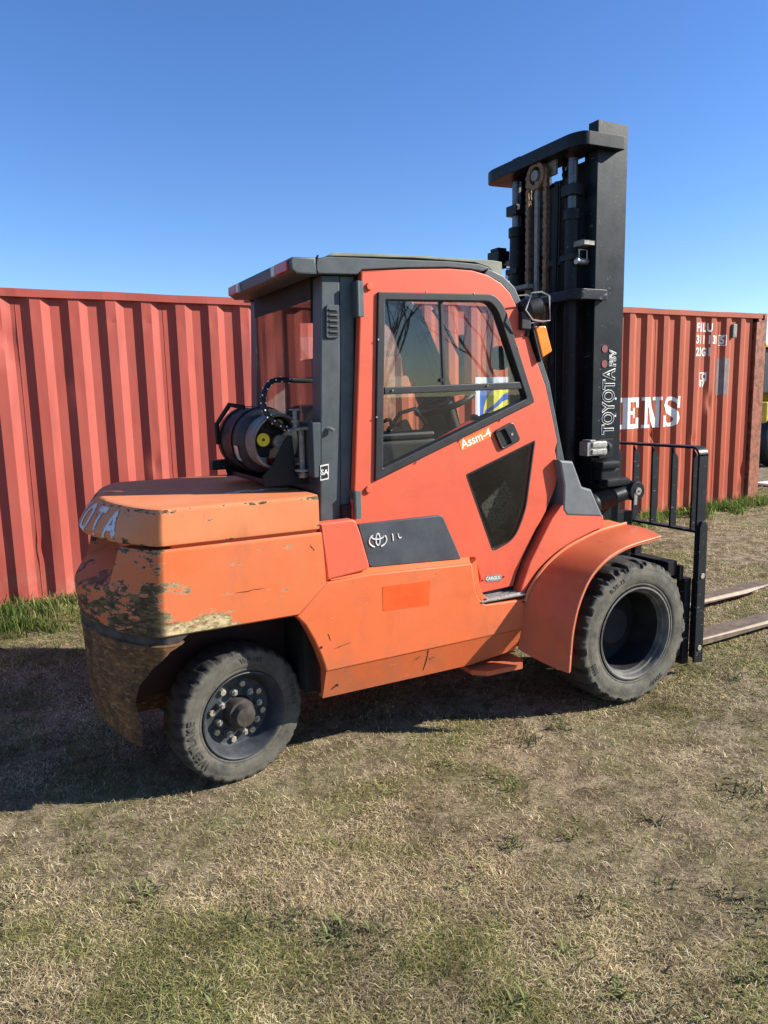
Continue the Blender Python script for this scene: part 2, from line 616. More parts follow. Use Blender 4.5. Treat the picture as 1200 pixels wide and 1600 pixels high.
def grid_mesh(xs, ys, zf):
    X, Y = np.meshgrid(xs, ys, indexing='ij')
    Z = zf(X, Y)
    v = np.stack([X, Y, Z], -1).reshape(-1, 3)
    nx, ny = len(xs), len(ys)
    i, j = np.meshgrid(np.arange(nx - 1), np.arange(ny - 1), indexing='ij')
    a = (i * ny + j).ravel()
    f = np.stack([a, a + ny, a + ny + 1, a + 1], -1)
    me = bpy.data.meshes.new('grid')
    me.from_pydata(v.tolist(), [], f.tolist())
    return me


def axis(lo, hi, step, far):
    a = np.arange(lo, hi + 1e-6, step)
    out = np.array([0.3, 0.8, 1.6, 3, 6, 12, 25, 50, 100, 200, 400, 800])
    return np.concatenate([lo - out[::-1], a, hi + out])


g = link('ground', grid_mesh(axis(-4.5, 9.5, 0.06, 800), axis(-4.0, 4.6, 0.06, 800), gh), 'ground', None, 180)
tag(g, 'dry mown lawn of straw and green patches under the forklift', 'ground', None, 'structure')


# ------------------------------------------------------------------ shipping containers
PER, DEP = 0.2945, 0.037
BR = (0.081, 0.151, 0.225, 0.2945)


def prof(x, ph):
    t = (np.asarray(x, float) - ph) % PER
    return np.where(t < BR[0], 0, np.where(t < BR[1], (t - BR[0]) / (BR[1] - BR[0]), np.where(t < BR[2], 1, (BR[3] - t) / (BR[3] - BR[2])))) * DEP


def container_mat(name, base, fade, rustiness):
    t = NT(name)
    c = t.mix(t.ramp(t.noise(1.3, 5, 0.6, (1, 1, 0.5)), 0.35, 0.68), base, fade)
    c = t.mix(t.math('MULTIPLY', t.ramp(t.noise(7, 8, 0.7, (1, 1, 0.16), 2), 0.46, 0.74), 0.5), c, tuple(v * 0.5 + 0.012 for v in base))
    c = t.mix(t.math('MULTIPLY', t.ramp(t.noise(40, 6, 0.75, None, 6), 0.62 - rustiness, 0.8 - rustiness), 0.55), c, (0.22, 0.10, 0.05))
    sp = t.ramp(t.noise(13, 10, 0.72, (1, 1, 0.7), 11), 0.70 - rustiness, 0.72 - rustiness)
    c = t.mix(t.math('MULTIPLY', sp, 0.7), c, (0.12, 0.05, 0.025))
    pl = t.ramp(t.noise(9, 9, 0.7, (1, 1, 0.8), 21), 0.715, 0.73)
    c = t.mix(t.math('MULTIPLY', pl, 0.5), c, (0.5, 0.32, 0.25))
    o = t.sep()
    lowd = t.math('MULTIPLY', t.ramp(o['Z'], 0.45, 0.0), t.ramp(t.noise(5, 7, 0.7, None, 14), 0.4, 0.7))
    c = t.mix(t.math('MULTIPLY', lowd, 0.5), c, (0.36, 0.22, 0.17))
    t.bsdf(c, 0.62, 0, t.noise(6, 5, 0.5), 0.006, 0.25, 0.25)
    return t.m


M['cont_a'] = container_mat('pale_red_container_paint', (0.36, 0.069, 0.048), (0.40, 0.09, 0.065), 0.03)
M['cont_b'] = container_mat('orange_red_container_paint', (0.35, 0.066, 0.029), (0.39, 0.09, 0.04), 0.065)
M['cont_rust'] = container_mat('rusty_post_paint', (0.36, 0.12, 0.07), (0.42, 0.16, 0.1), 0.19)
M['cont_dark'] = plain('container_underside', (0.03, 0.02, 0.018), 0.8, 0, 0.4)


def corrugated(xa, xb, z0, z1, ph, dents, thick=0.004):
    """a pressed sheet between local x = xa and xb, y = 0 at its outer ribs"""
    xs = {round(xa, 4), round(xb, 4)}
    k0 = int(math.floor((xa - ph) / PER)) - 1
    for k in range(k0, k0 + int((xb - xa) / PER) + 4):
        s = ph + k * PER
        e = (0,) + BR
        for a, b in zip(e, e[1:]):
            for q in (0.0, 0.33, 0.67):
                xv = s + a + (b - a) * q
                if xa < xv < xb:
                    xs.add(round(xv, 4))
    xs = np.array(sorted(xs))
    zs = np.linspace(z0, z1, 52)
    X, Z = np.meshgrid(xs, zs, indexing='ij')
    Y = prof(X, ph)
    Y = Y + (fbm(X * 1.3 + 30, Z * 1.1 + 10, 3) - 0.5) * 0.006
    for dx, dz, rx, rz, am in dents:
        Y = Y + am * np.exp(-((X - dx) / rx) ** 2 - ((Z - dz) / rz) ** 2)
    nx, nz = X.shape
    v = np.concatenate([np.stack([X, Y, Z], -1).reshape(-1, 3), np.stack([X, Y + thick, Z], -1).reshape(-1, 3)])
    i, j = np.meshgrid(np.arange(nx - 1), np.arange(nz - 1), indexing='ij')
    a = (i * nz + j).ravel()
    f = np.stack([a, a + nz, a + nz + 1, a + 1], -1)
    N = nx * nz
    f2 = f[:, ::-1] + N
    e = []
    for i in range(nx - 1):
        p, q = i * nz, (i + 1) * nz
        e.append((p + N, q + N, q, p))
        p, q = i * nz + nz - 1, (i + 1) * nz + nz - 1
        e.append((p, q, q + N, p + N))
    for j in range(nz - 1):
        e.append((j, j + 1, j + 1 + N, j + N))
        p = (nx - 1) * nz + j
        e.append((p + N, p + 1 + N, p + 1, p))
    me = bpy.data.meshes.new('sheet')
    me.from_pydata(v.tolist(), [], f.tolist() + f2.tolist() + e)
    return me


def cling(me, ph, dy=-0.0022, dens=None):
    """lay a flat mesh, already in container x/z, over the ribs"""
    bm = bmesh.new()
    bm.from_mesh(me)
    bmesh.ops.triangulate(bm, faces=bm.faces[:])
    xmin = min(v.co.x for v in bm.verts)
    xmax = max(v.co.x for v in bm.verts)
    k = math.floor((xmin - ph) / PER)
    while ph + k * PER < xmax:
        for b in (0,) + BR[:3]:
            xv = ph + k * PER + b
            if xmin < xv < xmax:
                bmesh.ops.bisect_plane(bm, geom=bm.verts[:] + bm.edges[:] + bm.faces[:], plane_co=(xv, 0, 0), plane_no=(1, 0, 0), dist=1e-6)
        k += 1
    for v in bm.verts:
        v.co.y = float(prof(v.co.x, ph)) + dy + float((fbm(np.array(v.co.x * 1.3 + 30), np.array(v.co.z * 1.1 + 10), 3) - 0.5) * 0.006)
    bm.to_mesh(me)
    bm.free()
    return me


def container(name, label, X0, Y0, zl, rotz, ph, mat, dents, postmat, length=6.058, H=2.59, W=2.438, zfoot=0.02):
    root = empty(name, (X0, Y0, zfoot))
    root.rotation_euler = (0, 0, rotz)
    tag(root, label, 'container', 'shipping containers in a row')
    zl = zl - zfoot                      # local height of the lip
    WORLD_OF[root] = Vector((0, 0, 0))   # parts are in local coordinates
    top = zl + H
    xa, xb = 0.15, length - 0.27
    k = math.ceil((xa - ph - 0.188) / (4 * PER))
    cuts = [xa]
    while ph + 0.188 + k * 4 * PER < xb - 0.2:
        c = ph + 0.188 + k * 4 * PER
        if c > xa + 0.2:
            cuts.append(c)
        k += 1
    cuts.append(xb)
    for a, b in zip(cuts, cuts[1:]):
        me = corrugated(a + 0.0012, b - 0.0012, zl + 0.005, top - 0.052, ph, [d for d in dents if a - 0.5 < d[0] < b + 0.5])
        link('side_panel', me, mat, root, 12)
        sb = MB()
        sb.tube([(b, DEP - 0.0005 + (fbm(np.array(b * 1.3 + 30), np.array(z * 1.1 + 10), 3) - 0.5) * 0.006, z) for z in np.linspace(zl + 0.01, top - 0.06, 14)], 0.003, 5)
        if b < xb:
            sb.build('weld_seam', mat, root)
    # rear side, ends and roof
    me = corrugated(0.15, length - 0.15, zl + 0.005, top - 0.052, 0.2, [])
    me.transform(Matrix.Translation((length, W, 0)) @ Matrix.Rotation(PI, 4, 'Z'))
    link('back_panel', me, mat, root, 12)
    for s in (0, 1):
        me = corrugated(0.13, W - 0.13, zl + 0.02, top - 0.09, 0.2, [])
        R = Matrix.Rotation(PI / 2, 4, 'Z') if s else Matrix.Translation((0, W, 0)) @ Matrix.Rotation(-PI / 2, 4, 'Z')
        me.transform((Matrix.Translation((length - 0.03, 0, 0)) if s else Matrix.Translation((0.03, 0, 0))) @ R)
        link('end_panel', me, mat, root, 12)
    MB().box(0.02, length - 0.02, 0.062, W - 0.062, top - 0.03, top - 0.012).build('roof_panel', mat, root)
    wob = lambda x: 0.006 * math.sin(x * 2.3) + 0.004 * math.sin(x * 7.1 + 1)
    b = MB()
    n = 40
    pts = [(0.1 + (length - 0.2) * i / n) for i in range(n + 1)]
    ring = []
    for x in pts:
        w = wob(x)
        ring.append([b.bm.verts.new(q) for q in ((x, -0.014 + w * 0.6, top - 0.066 + w * 0.3), (x, -0.014 + w * 0.6, top - 0.002 + w * 0.5), (x, 0.06, top - 0.002 + w * 0.5), (x, 0.06, top - 0.06))])
    for A, B in zip(ring, ring[1:]):
        for q in range(4):
            b.bm.faces.new((A[q], A[(q + 1) % 4], B[(q + 1) % 4], B[q]))
    b.bm.faces.new(ring[0]); b.bm.faces.new(ring[-1][::-1])
    b.build('top_rail', mat, root)
    MB().box(0.1, length - 0.1, W - 0.06, W + 0.004, top - 0.06, top - 0.002).build('top_rail', mat, root)
    for y0, y1, lip in ((0.05, 0.1, (-0.006, 0.06)), (W - 0.1, W - 0.05, (W - 0.06, W + 0.006))):
        r = MB().box(0.1, length - 0.1, lip[0], lip[1], zl - 0.012, zl + 0.002, 0.002)
        r.box(0.1, length - 0.1, y0, y1, 0.012, zl - 0.013)
        r.build('bottom_rail', mat, root)
    MB().box(0.1, length - 0.1, 0.101, W - 0.101, zl - 0.06, zl - 0.02).build('floor', 'cont_dark', root)
    for i, (cx, w) in enumerate(((0.0, 0.15), (length - 0.21, 0.21), (0.0, 0.15), (length - 0.15, 0.15))):
        y0 = -0.006 if i < 2 else W - 0.15
        MB().box(cx, cx + w, y0, y0 + 0.156, zl - 0.02, top - 0.116, 0.006).build('corner_post', postmat, root)
    for cx in (-0.002, length - 0.176):
        for y0 in (-0.008, W - 0.154):
            for z0 in (0.002, top - 0.114):
                if y0 < 0 and cx > 1 and z0 > 1:
                    hole = round_poly([(cx + 0.055, z0 + 0.02), (cx + 0.12, z0 + 0.02), (cx + 0.12, z0 + 0.098), (cx + 0.055, z0 + 0.098)], 0.028)
                    o = plate('corner_casting', round_poly([(cx, z0), (cx + 0.178, z0), (cx + 0.178, z0 + 0.118), (cx, z0 + 0.118)], 0.008, 2), [hole], y0, y0 + 0.03, postmat, root, 0.003)
                    MB().box(cx + 0.002, cx + 0.176, y0 + 0.031, y0 + 0.16, z0 + 0.002, z0 + 0.116, 0.004).build('casting_block', 'cont_dark', root)
                else:
                    MB().box(cx, cx + 0.178, y0, y0 + 0.162, z0, z0 + 0.118, 0.006).build('corner_casting', postmat, root)
    return root, zl


ROTZ = math.atan(-0.0085)
LEFT_X0, RIGHT_X0 = -3.438, 2.722
LY, RY = 3.7127 - 0.0085 * LEFT_X0, 3.7127 - 0.0085 * RIGHT_X0
dents_l = []
for k in range(-1, 8):
    xx = -0.47 + k * PER - LEFT_X0
    dents_l.append((xx, 2.43 + random.uniform(-0.03, 0.03), 0.03, 0.025, 0.012 * random.uniform(0.4, 1.3)))
for _ in range(26):
    dents_l.append((random.uniform(0.3, 5.6), random.choice((random.uniform(0.1, 0.6), random.uniform(0.2, 2.2))), random.uniform(0.03, 0.09), random.uniform(0.04, 0.16), random.uniform(-0.004, 0.016)))
dents_l += [(-0.72 - LEFT_X0, 2.25, 0.06, 0.12, 0.03), (-0.1 - LEFT_X0, 0.75, 0.06, 0.05, 0.02), (0.4 - LEFT_X0, 1.15, 0.05, 0.1, 0.018)]
cl, zl_l = container('shipping_container', 'faded red corrugated shipping container behind the counterweight', LEFT_X0, LY, 0.085, ROTZ, (-0.515 - LEFT_X0) % PER, 'cont_a', dents_l, 'cont_a')
dents_r = []
for _ in range(34):
    dents_r.append((random.uniform(2.0, 5.8), random.choice((random.uniform(0.1, 0.8), random.uniform(0.2, 2.3))), random.uniform(0.03, 0.08), random.uniform(0.03, 0.12), random.uniform(-0.004, 0.022)))
PH_R = (6.188 - RIGHT_X0) % PER
cr, zl_r = container('shipping_container', 'orange red shipping container with white lettering behind the mast', RIGHT_X0, RY, 0.165, ROTZ, PH_R, 'cont_b', dents_r, 'cont_rust', zfoot=0.03)


def on_right(me, wx, wz):
    """text mesh in XY, its origin put at world x, z on the orange container"""
    me.transform(Matrix.Translation((wx - RIGHT_X0, 0, wz - 0.03)) @ XZ)
    return cling(me, PH_R)


# big slab-serif name
def slab_letter(ch):
    """polygons in a 1 x 1.1 cell"""
    B = lambda *a: MB.box(m, *a)
    m = MB()
    s, h = 0.30, 0.16
    R = []
    if ch in 'FELRN':
        R.append((0.12, 0.12 + (0.15 if ch == 'N' else s), 0, 1.1))
    if ch in 'FE':
        R += [(0.0, 0.95, 1.1 - h, 1.1), (0.42, 0.72, 0.5, 0.62), (0.62, 0.74, 0.38, 0.74), (0.8, 0.95, 0.74, 1.1 - h)]
    if ch == 'F':
        R += [(0.0, 0.55, 0, h)]
    if ch == 'E':
        R += [(0.0, 0.95, 0, h), (0.8, 0.95, h, 0.38)]
    if ch == 'L':
        R += [(0.0, 0.95, 0, h), (0.0, 0.55, 1.1 - h, 1.1), (0.8, 0.95, h, 0.4)]
    if ch == 'R':
        R += [(0.0, 0.5, 0, h), (0.0, 0.7, 1.1 - h, 1.1), (0.42, 0.7, 0.46, 0.58), (0.6, 0.9, 0.5, 1.02)]
    if ch == 'N':
        R += [(0.0, 0.4, 0, 0.12), (0.76, 0.9, 0, 1.1), (0.62, 1.02, 0.98, 1.1), (0.0, 0.3, 0.98, 1.1)]
    quads = [[(a, c), (b, c), (b, d), (a, d)] for a, b, c, d in R]
    if ch == 'N':
        quads.append([(0.12, 1.1), (0.42, 1.1), (0.9, 0.0), (0.64, 0.0)])
    if ch == 'R':
        quads.append([(0.42, 0.5), (0.72, 0.5), (1.0, 0.0), (0.66, 0.0)])
    if ch in 'OS':
        def arc(cx, cy, rx, ry, w, h2, a0, a1, n=18):
            for i in range(n):
                t0, t1 = a0 + (a1 - a0) * i / n, a0 + (a1 - a0) * (i + 1) / n
                quads.append([(cx + rx * math.cos(t0), cy + ry * math.sin(t0)), (cx + rx * math.cos(t1), cy + ry * math.sin(t1)),
                              (cx + (rx - w) * math.cos(t1), cy + (ry - h2) * math.sin(t1)), (cx + (rx - w) * math.cos(t0), cy + (ry - h2) * math.sin(t0))])
        if ch == 'O':
            arc(0.5, 0.55, 0.5, 0.57, 0.3, 0.13, 0, 2 * PI, 32)
        else:
            # one flowing S stroke, thick through the spine
            P = [Vector(q) for q in ((0.84, 0.80), (0.76, 0.95), (0.58, 1.03), (0.40, 1.02), (0.25, 0.92), (0.21, 0.80), (0.27, 0.69), (0.45, 0.60), (0.62, 0.52), (0.76, 0.42), (0.80, 0.30), (0.75, 0.17), (0.60, 0.08), (0.42, 0.07), (0.24, 0.13), (0.13, 0.28))]
            Wd = [0.06, 0.09, 0.09, 0.1, 0.15, 0.18, 0.2, 0.2, 0.2, 0.2, 0.18, 0.15, 0.1, 0.09, 0.09, 0.06]
            L, Rr = [], []
            for i, q in enumerate(P):
                tn = (P[min(i + 1, len(P) - 1)] - P[max(i - 1, 0)]).normalized()
                nn = Vector((-tn.y, tn.x))
                L.append(q + nn * Wd[i] * 0.75)
                Rr.append(q - nn * Wd[i] * 0.75)
            for i in range(len(P) - 1):
                quads.append([tuple(L[i]), tuple(L[i + 1]), tuple(Rr[i + 1]), tuple(Rr[i])])
            quads += [[(0.78, 0.68), (0.93, 0.68), (0.93, 1.1), (0.82, 1.1)], [(0.06, 0.0), (0.18, 0.0), (0.2, 0.42), (0.06, 0.42)]]
    me = bpy.data.meshes.new('letter')
    vs, fs = [], []
    for q in quads:
        b0 = len(vs)
        vs += [(x, y, 0.00005 * len(fs)) for x, y in q]
        fs.append(tuple(range(b0, b0 + 4)))
    me.from_pydata(vs, [], fs)
    return me


letter_w = 0.355
for i, ch in enumerate('FLORENS'):
    me = slab_letter(ch)
    me.transform(Matrix.Diagonal((0.345, 0.355, 1, 1)))
    # keep overlapping strokes a hair apart by giving each its own lift
    lift = [v.co.z for v in me.vertices]
    me.transform(Matrix.Translation((7.155 - (7 - i) * letter_w - RIGHT_X0, 1.268 - 0.03, 0)))
    bm = bmesh.new()
    bm.from_mesh(me)
    parts = []
    out = MB()
    for fi, f in enumerate(bm.faces):
        m1 = bpy.data.meshes.new('q')
        m1.from_pydata([(v.co.x, 0, v.co.y) for v in f.verts], [], [tuple(range(len(f.verts)))])
        cling(m1, PH_R, -0.0022 - 0.00025 * (fi % 6))
        out.bm.from_mesh(m1)
        bpy.data.meshes.remove(m1)
    bm.free()
    o = out.build('letter', 'white', cr, 0)
for s, wx, wz, sz, sxx in (('FBLU', 7.365, 2.54, 0.15, 0.78), ('311131', 7.365, 2.385, 0.15, 0.78), ('22G1', 7.37, 2.225, 0.15, 0.78), ('5', 7.868, 2.385, 0.15, 0.8), ('C', 7.545, 1.905, 0.11, 0.8), ('87', 7.49, 1.81, 0.10, 0.8)):
    for i, chh in enumerate(s):
        me = text_mesh(chh, sz, 'CENTER', 0.006, None, sxx)
        link('stencil_letter', on_right(me, wx + 0.04 + i * sz * 0.53, wz), 'white', cr, 0)


def ring_rect(x0, x1, z0, z1, t):
    me = bpy.data.meshes.new('r')
    o = [(x0, z0), (x1, z0), (x1, z1), (x0, z1)]
    i = [(x0 + t, z0 + t), (x1 - t, z0 + t), (x1 - t, z1 - t), (x0 + t, z1 - t)]
    me.from_pydata([(a, b, 0) for a, b in o + i], [], [(k, (k + 1) % 4, 4 + (k + 1) % 4, 4 + k) for k in range(4)])
    return me


link('stencil_frame', on_right(ring_rect(7.845, 7.965, 2.315, 2.455, 0.01), 0, 0), 'white', cr, 0)
link('stencil_frame', on_right(ring_rect(7.50, 7.625, 1.85, 1.965, 0.016), 0, 0), 'white', cr, 0)


def flat_rect(x0, x1, z0, z1):
    me = bpy.data.meshes.new('r')
    me.from_pydata([(x0, z0, 0), (x1, z0, 0), (x1, z1, 0), (x0, z1, 0)], [], [(0, 1, 2, 3)])
    return me


M['patch'] = plain('grey_paint_patch', (0.2, 0.15, 0.14), 0.6, 0, 0.3, 9)
link('paint_patch', on_right(flat_rect(7.83, 8.07, 1.66, 2.15), 0, 0), 'patch', cr, 0)
# vent box high on the side
vb = MB().box(8.06 - RIGHT_X0, 8.135 - RIGHT_X0, -0.03, 0.043, 2.42 - 0.03, 2.60 - 0.03, 0.012)
vb.build('vent_box', 'oldgrey', cr)
# poster stuck on the wall, seen through the cab glass
M['poster_blue'] = plain('poster_blue', (0.03, 0.12, 0.42), 0.5, 0, 0.1)
M['poster_white'] = plain('poster_white', (0.62, 0.64, 0.66), 0.5, 0, 0.08)
M['poster_yellow'] = plain('poster_yellow', (0.72, 0.62, 0.08), 0.5, 0, 0.1)
link('poster', on_right(flat_rect(3.88, 4.47, 1.10, 1.93), 0, 0), 'poster_white', cr, 0)


def on_right2(me, dy):
    me.transform(Matrix.Translation((-RIGHT_X0, 0, -0.03)) @ XZ)
    return cling(me, PH_R, dy)


link('poster_field', on_right2(flat_rect(3.95, 4.46, 1.14, 1.86), -0.0032), 'poster_blue', cr, 0)
ov = bpy.data.meshes.new('oval')
oval = [(4.30 + 0.29 * math.cos(a), 1.5 + 0.36 * math.sin(a)) for a in np.linspace(0, 2 * PI, 40, endpoint=False)]
oval = [(min(x, 4.455), z) for x, z in oval]
ov.from_pydata([(x, z, 0) for x, z in oval], [], [tuple(range(40))])
link('poster_oval', on_right2(ov, -0.0042), 'poster_yellow', cr, 0)
for dz, hh in ((0.10, 0.10), (-0.17, 0.09)):
    bm_ = bpy.data.meshes.new('band')
    xs_ = np.linspace(4.03, 4.455, 12)
    zc_ = 1.52 + dz + 0.10 * np.sin((xs_ - 4.03) / 0.43 * 3.0 - 0.9)
    hv_ = hh * (0.35 + 0.65 * (xs_ - 4.03) / 0.43)
    vs_ = [(x, z - w / 2, 0) for x, z, w in zip(xs_, zc_, hv_)] + [(x, z + w / 2, 0) for x, z, w in zip(xs_, zc_, hv_)]
    bm_.from_pydata(vs_, [], [(k, k + 1, 13 + k, 12 + k) for k in range(11)])
    link('poster_band', on_right2(bm_, -0.0052), 'poster_blue', cr, 0)
for o in cr.children:
    if o.name.startswith('poster') and '_' not in o.name.split('.')[0]:
        o['label'] = 'white framed poster with blue and yellow swoosh'

# ------------------------------------------------------------------ forklift
YC = 0.465
FL = empty('forklift', (1.1, YC, 0))
tag(FL, 'orange gas forklift with enclosed cab and tall black mast', 'forklift')
YN = -0.13


def plan_x(y, corner, tail, yn, n=1.6):
    q = min(1.0, max(0.0, (YC - abs(y - YC) - yn) / (YC - yn)))
    return corner + (tail - corner) * max(0.0, 1 - (1 - q) ** n) ** (1 / n)


def plan_ring(corner, tail, yn, xf, n=1.6, k=22):
    pts = [(xf, yn)]
    for i in range(k + 1):
        q = (i / k) ** 1.9
        y = yn + q * (YC - yn)
        pts.append((plan_x(y, corner, tail, yn, n), y))
    pts += [(x, 2 * YC - y) for x, y in pts[-2::-1]]
    return pts


def loft(sections):
    """sections: (z, corner, tail, yn, xf)"""
    bm = bmesh.new()
    rings = []
    for z, c, t, yn, xf in sections:
        rings.append([bm.verts.new((x, y, z)) for x, y in plan_ring(c, t, yn, xf)])
    m = len(rings[0])
    for A, B in zip(rings, rings[1:]):
        for i in range(m):
            bm.faces.new((A[i], A[(i + 1) % m], B[(i + 1) % m], B[i]))
    bm.faces.new(rings[0][::-1])
    bm.faces.new(rings[-1])
    bmesh.ops.recalc_face_normals(bm, faces=bm.faces[:])
    me = bpy.data.meshes.new('loft')
    bm.to_mesh(me)
    bm.free()
    return me


XF = 0.348
hood_sec = [(1.162, -0.322, -0.545, -0.117, XF), (1.168, -0.332, -0.575, -0.127, XF), (1.195, -0.333, -0.586, -0.13, XF),
            (1.25, -0.331, -0.553, -0.13, XF), (1.30, -0.327, -0.508, -0.129, XF), (1.314, -0.322, -0.494, -0.124, XF), (1.32, -0.31, -0.475, -0.112, XF)]
hood = link('counterweight_cap', loft(hood_sec), 'cap', FL, 28)


def hood_x(y, z):
    for (z0, c0, t0, n0, _), (z1, c1, t1, n1, _) in zip(hood_sec, hood_sec[1:]):
        if z0 <= z <= z1:
            f = (z - z0) / (z1 - z0)
            return plan_x(y, c0 + (c1 - c0) * f, t0 + (t1 - t0) * f, n0 + (n1 - n0) * f)
    return -0.6


ARCH = [(-0.46, 0.10), (-0.455, 0.381), (-0.47, 0.49), (-0.452, 0.57), (-0.405, 0.65), (-0.335, 0.722), (-0.234, 0.770), (0.218, 0.779), (0.30, 0.78), (0.6, 0.78), (0.6, 0.10)]
SEAM = [(0.35, 1.30), (0.372, 0.913), (0.214, 0.776), (0.16, 0.70), (0.16, 0.05), (0.9, 0.05), (0.9, 1.30)]


def arch_cutters(extra=()):
    c = [plate_mesh(ARCH, [], -0.4, 0.38), plate_mesh(ARCH, [], 2 * YC - 0.38, 2 * YC + 0.4), plate_mesh(SEAM, [], -0.5, 1.5)]
    return c + list(extra)


body_sec = [(0.786, -0.34, -0.605, -0.121, 0.6), (0.793, -0.345, -0.614, -0.129, 0.6), (0.86, -0.345, -0.622, -0.13, 0.6), (0.93, -0.343, -0.626, -0.13, 0.6),
            (0.97, -0.341, -0.62, -0.13, 0.6), (1.06, -0.338, -0.595, -0.13, 0.6), (1.135, -0.333, -0.572, -0.13, 0.6), (1.15, -0.328, -0.565, -0.122, 0.6)]
_nv = [(-0.8, 0.06, 0.855), (-0.8, 0.87, 0.855), (-0.8, 1.0, 1.35), (-0.8, -0.07, 1.35), (-0.38, 0.11, 1.05), (-0.38, 0.82, 1.05), (-0.38, 0.90, 1.35), (-0.38, 0.03, 1.35)]
notch = bpy.data.meshes.new('notch')
notch.from_pydata(_nv, [], [(0, 1, 2, 3), (7, 6, 5, 4), (0, 4, 5, 1), (1, 5, 6, 2), (2, 6, 7, 3), (3, 7, 4, 0)])
_b = bmesh.new()
_b.from_mesh(notch)
bmesh.ops.recalc_face_normals(_b, faces=_b.faces[:])
bmesh.ops.bevel(_b, geom=[e for e in _b.edges if all(v.co.z < 1.1 for v in e.verts) or abs(e.verts[0].co.z - e.verts[1].co.z) > 0.2 and all(v.co.x > -0.6 for v in e.verts)], offset=0.02, segments=3, profile=0.5, affect='EDGES')
_b.to_mesh(notch)
_b.free()
body = link('counterweight', boolean_cut(loft(body_sec), arch_cutters([notch])), 'cw', FL, 30)
skirt_sec = [(0.282, -0.385, -0.565, -0.085, 0.6), (0.31, -0.375, -0.58, -0.10, 0.6), (0.45, -0.36, -0.602, -0.115, 0.6), (0.62, -0.35, -0.606, -0.12, 0.6), (0.745, -0.345, -0.612, -0.125, 0.6), (0.752, -0.335, -0.602, -0.115, 0.6)]
sk = link('counterweight_skirt', boolean_cut(loft(skirt_sec), arch_cutters()), 'rust', FL, 30)
sk['label'] = 'rusty brown lower skirt of the counterweight'
gr = loft([(0.7525, -0.335, -0.606, -0.118, 0.6), (0.7855, -0.335, -0.606, -0.118, 0.6)])
ARCH_KEEP = ARCH
ARCH = [(x, z + (0.03 if x > -0.25 and z > 0.5 else 0)) for x, z in ARCH]
link('counterweight_groove', boolean_cut(gr, arch_cutters()), 'cwgroove', FL, 30)
ARCH = ARCH_KEEP
MB().box(-0.30, XF - 0.004, -0.108, 2 * YC + 0.108, 1.1503, 1.1618).build('cap_gasket', 'fender', FL)

# name on the rear of the cap, worn
M['worn_white'] = None
t = NT('worn_white_letters')
wm = t.ramp(t.noise(30, 8, 0.72), 0.56, 0.6)
t.bsdf(t.mix(wm, (0.62, 0.64, 0.62), (0.34, 0.1, 0.05)), 0.6)
M['worn_white'] = t.m
for i, ch in enumerate('TOYOTA'):
    me = text_mesh(ch, 0.16, 'CENTER', 0.004, None, 0.95)
    bm = bmesh.new()
    bm.from_mesh(me)
    bmesh.ops.triangulate(bm, faces=bm.faces[:])
    bmesh.ops.subdivide_edges(bm, edges=[e for e in bm.edges if e.calc_length() > 0.03], cuts=2, use_grid_fill=True)
    u0 = 0.42 - (i + 0.5) * 0.14
    for v in bm.verts:
        y = YC + u0 - v.co.x
        z = 1.232 + v.co.y
        v.co = (hood_x(y, z) - 0.003, y, z)
    bm.to_mesh(me)
    bm.free()
    link('cap_letter', me, 'worn_white', FL, 0)

# side panels -----------------------------------------------------
SILL_T = [(0.378, 0.918), (0.222, 0.782), (0.262, 0.735), (0.30, 0.66), (0.33, 0.585), (0.347, 0.53), (0.357, 0.497), (1.50, 0.505), (1.512, 0.668), (1.252, 0.678), (1.215, 0.715), (1.195, 0.76), (1.17, 0.905), (0.85, 0.918), (0.60, 0.928)]


def sill_side(sgn):
    f = lambda y: y if sgn > 0 else 2 * YC - y
    m = plate_mesh(SILL_T, [], min(f(-0.13), f(-0.05)), max(f(-0.13), f(-0.05)), 0.008)
    b = MB().add_mesh(m)
    # lower band folded inwards
    x0, x1, xm = 0.357, 1.50, 0.906
    lo = [(x0 - 0.003, 0.352), (xm, 0.350), (1.19, 0.350), (1.485, 0.378)]
    up = [(x0, 0.4965), (xm, 0.4985), (1.19, 0.502), (x1, 0.5045)]
    A = [b.bm.verts.new((x, f(-0.125), z)) for x, z in up]
    B = [b.bm.verts.new((x, f(-0.078), z)) for x, z in lo]
    C = [b.bm.verts.new((x, f(-0.055), z)) for x, z in up]
    D = [b.bm.verts.new((x, f(-0.03), z)) for x, z in lo]
    for P, Q in ((A, B), (B, D), (D, C), (C, A)):
        for k in range(3):
            b.bm.faces.new((P[k], P[k + 1], Q[k + 1], Q[k]))
    b.bm.faces.new((A[0], B[0], D[0], C[0])); b.bm.faces.new((A[3], C[3], D[3], B[3]))
    return b


sill_side(1).build('side_panel', 'panel', FL, 30)
sill_side(-1).build('side_panel', 'panel', FL, 30)
# ledge above the near panel, sloping back to the trim
b = MB()
top_o = [(0.398, 0.9225), (0.60, 0.9255), (0.85, 0.9155), (1.166, 0.9025)]
top_i = [(0.40, 0.942), (0.60, 0.955), (0.85, 0.944), (1.185, 0.927)]
A = [b.bm.verts.new((x, -0.1215, z)) for x, z in top_o]
B = [b.bm.verts.new((x, -0.082, z)) for x, z in top_i]
C = [b.bm.verts.new((x, -0.082, z - 0.05)) for x, z in top_i]
for P, Q in ((A, B), (B, C)):
    for k in range(3):
        b.bm.faces.new((P[k], P[k + 1], Q[k + 1], Q[k]))
b.build('panel_ledge', 'panel', FL, 30)
plate('panel_return', [(1.172, 0.9), (1.197, 0.76), (1.217, 0.717), (1.254, 0.681), (1.275, 0.70), (1.243, 0.735), (1.225, 0.78), (1.205, 0.918)], [], -0.118, -0.06, 'panel', FL, 0.003)
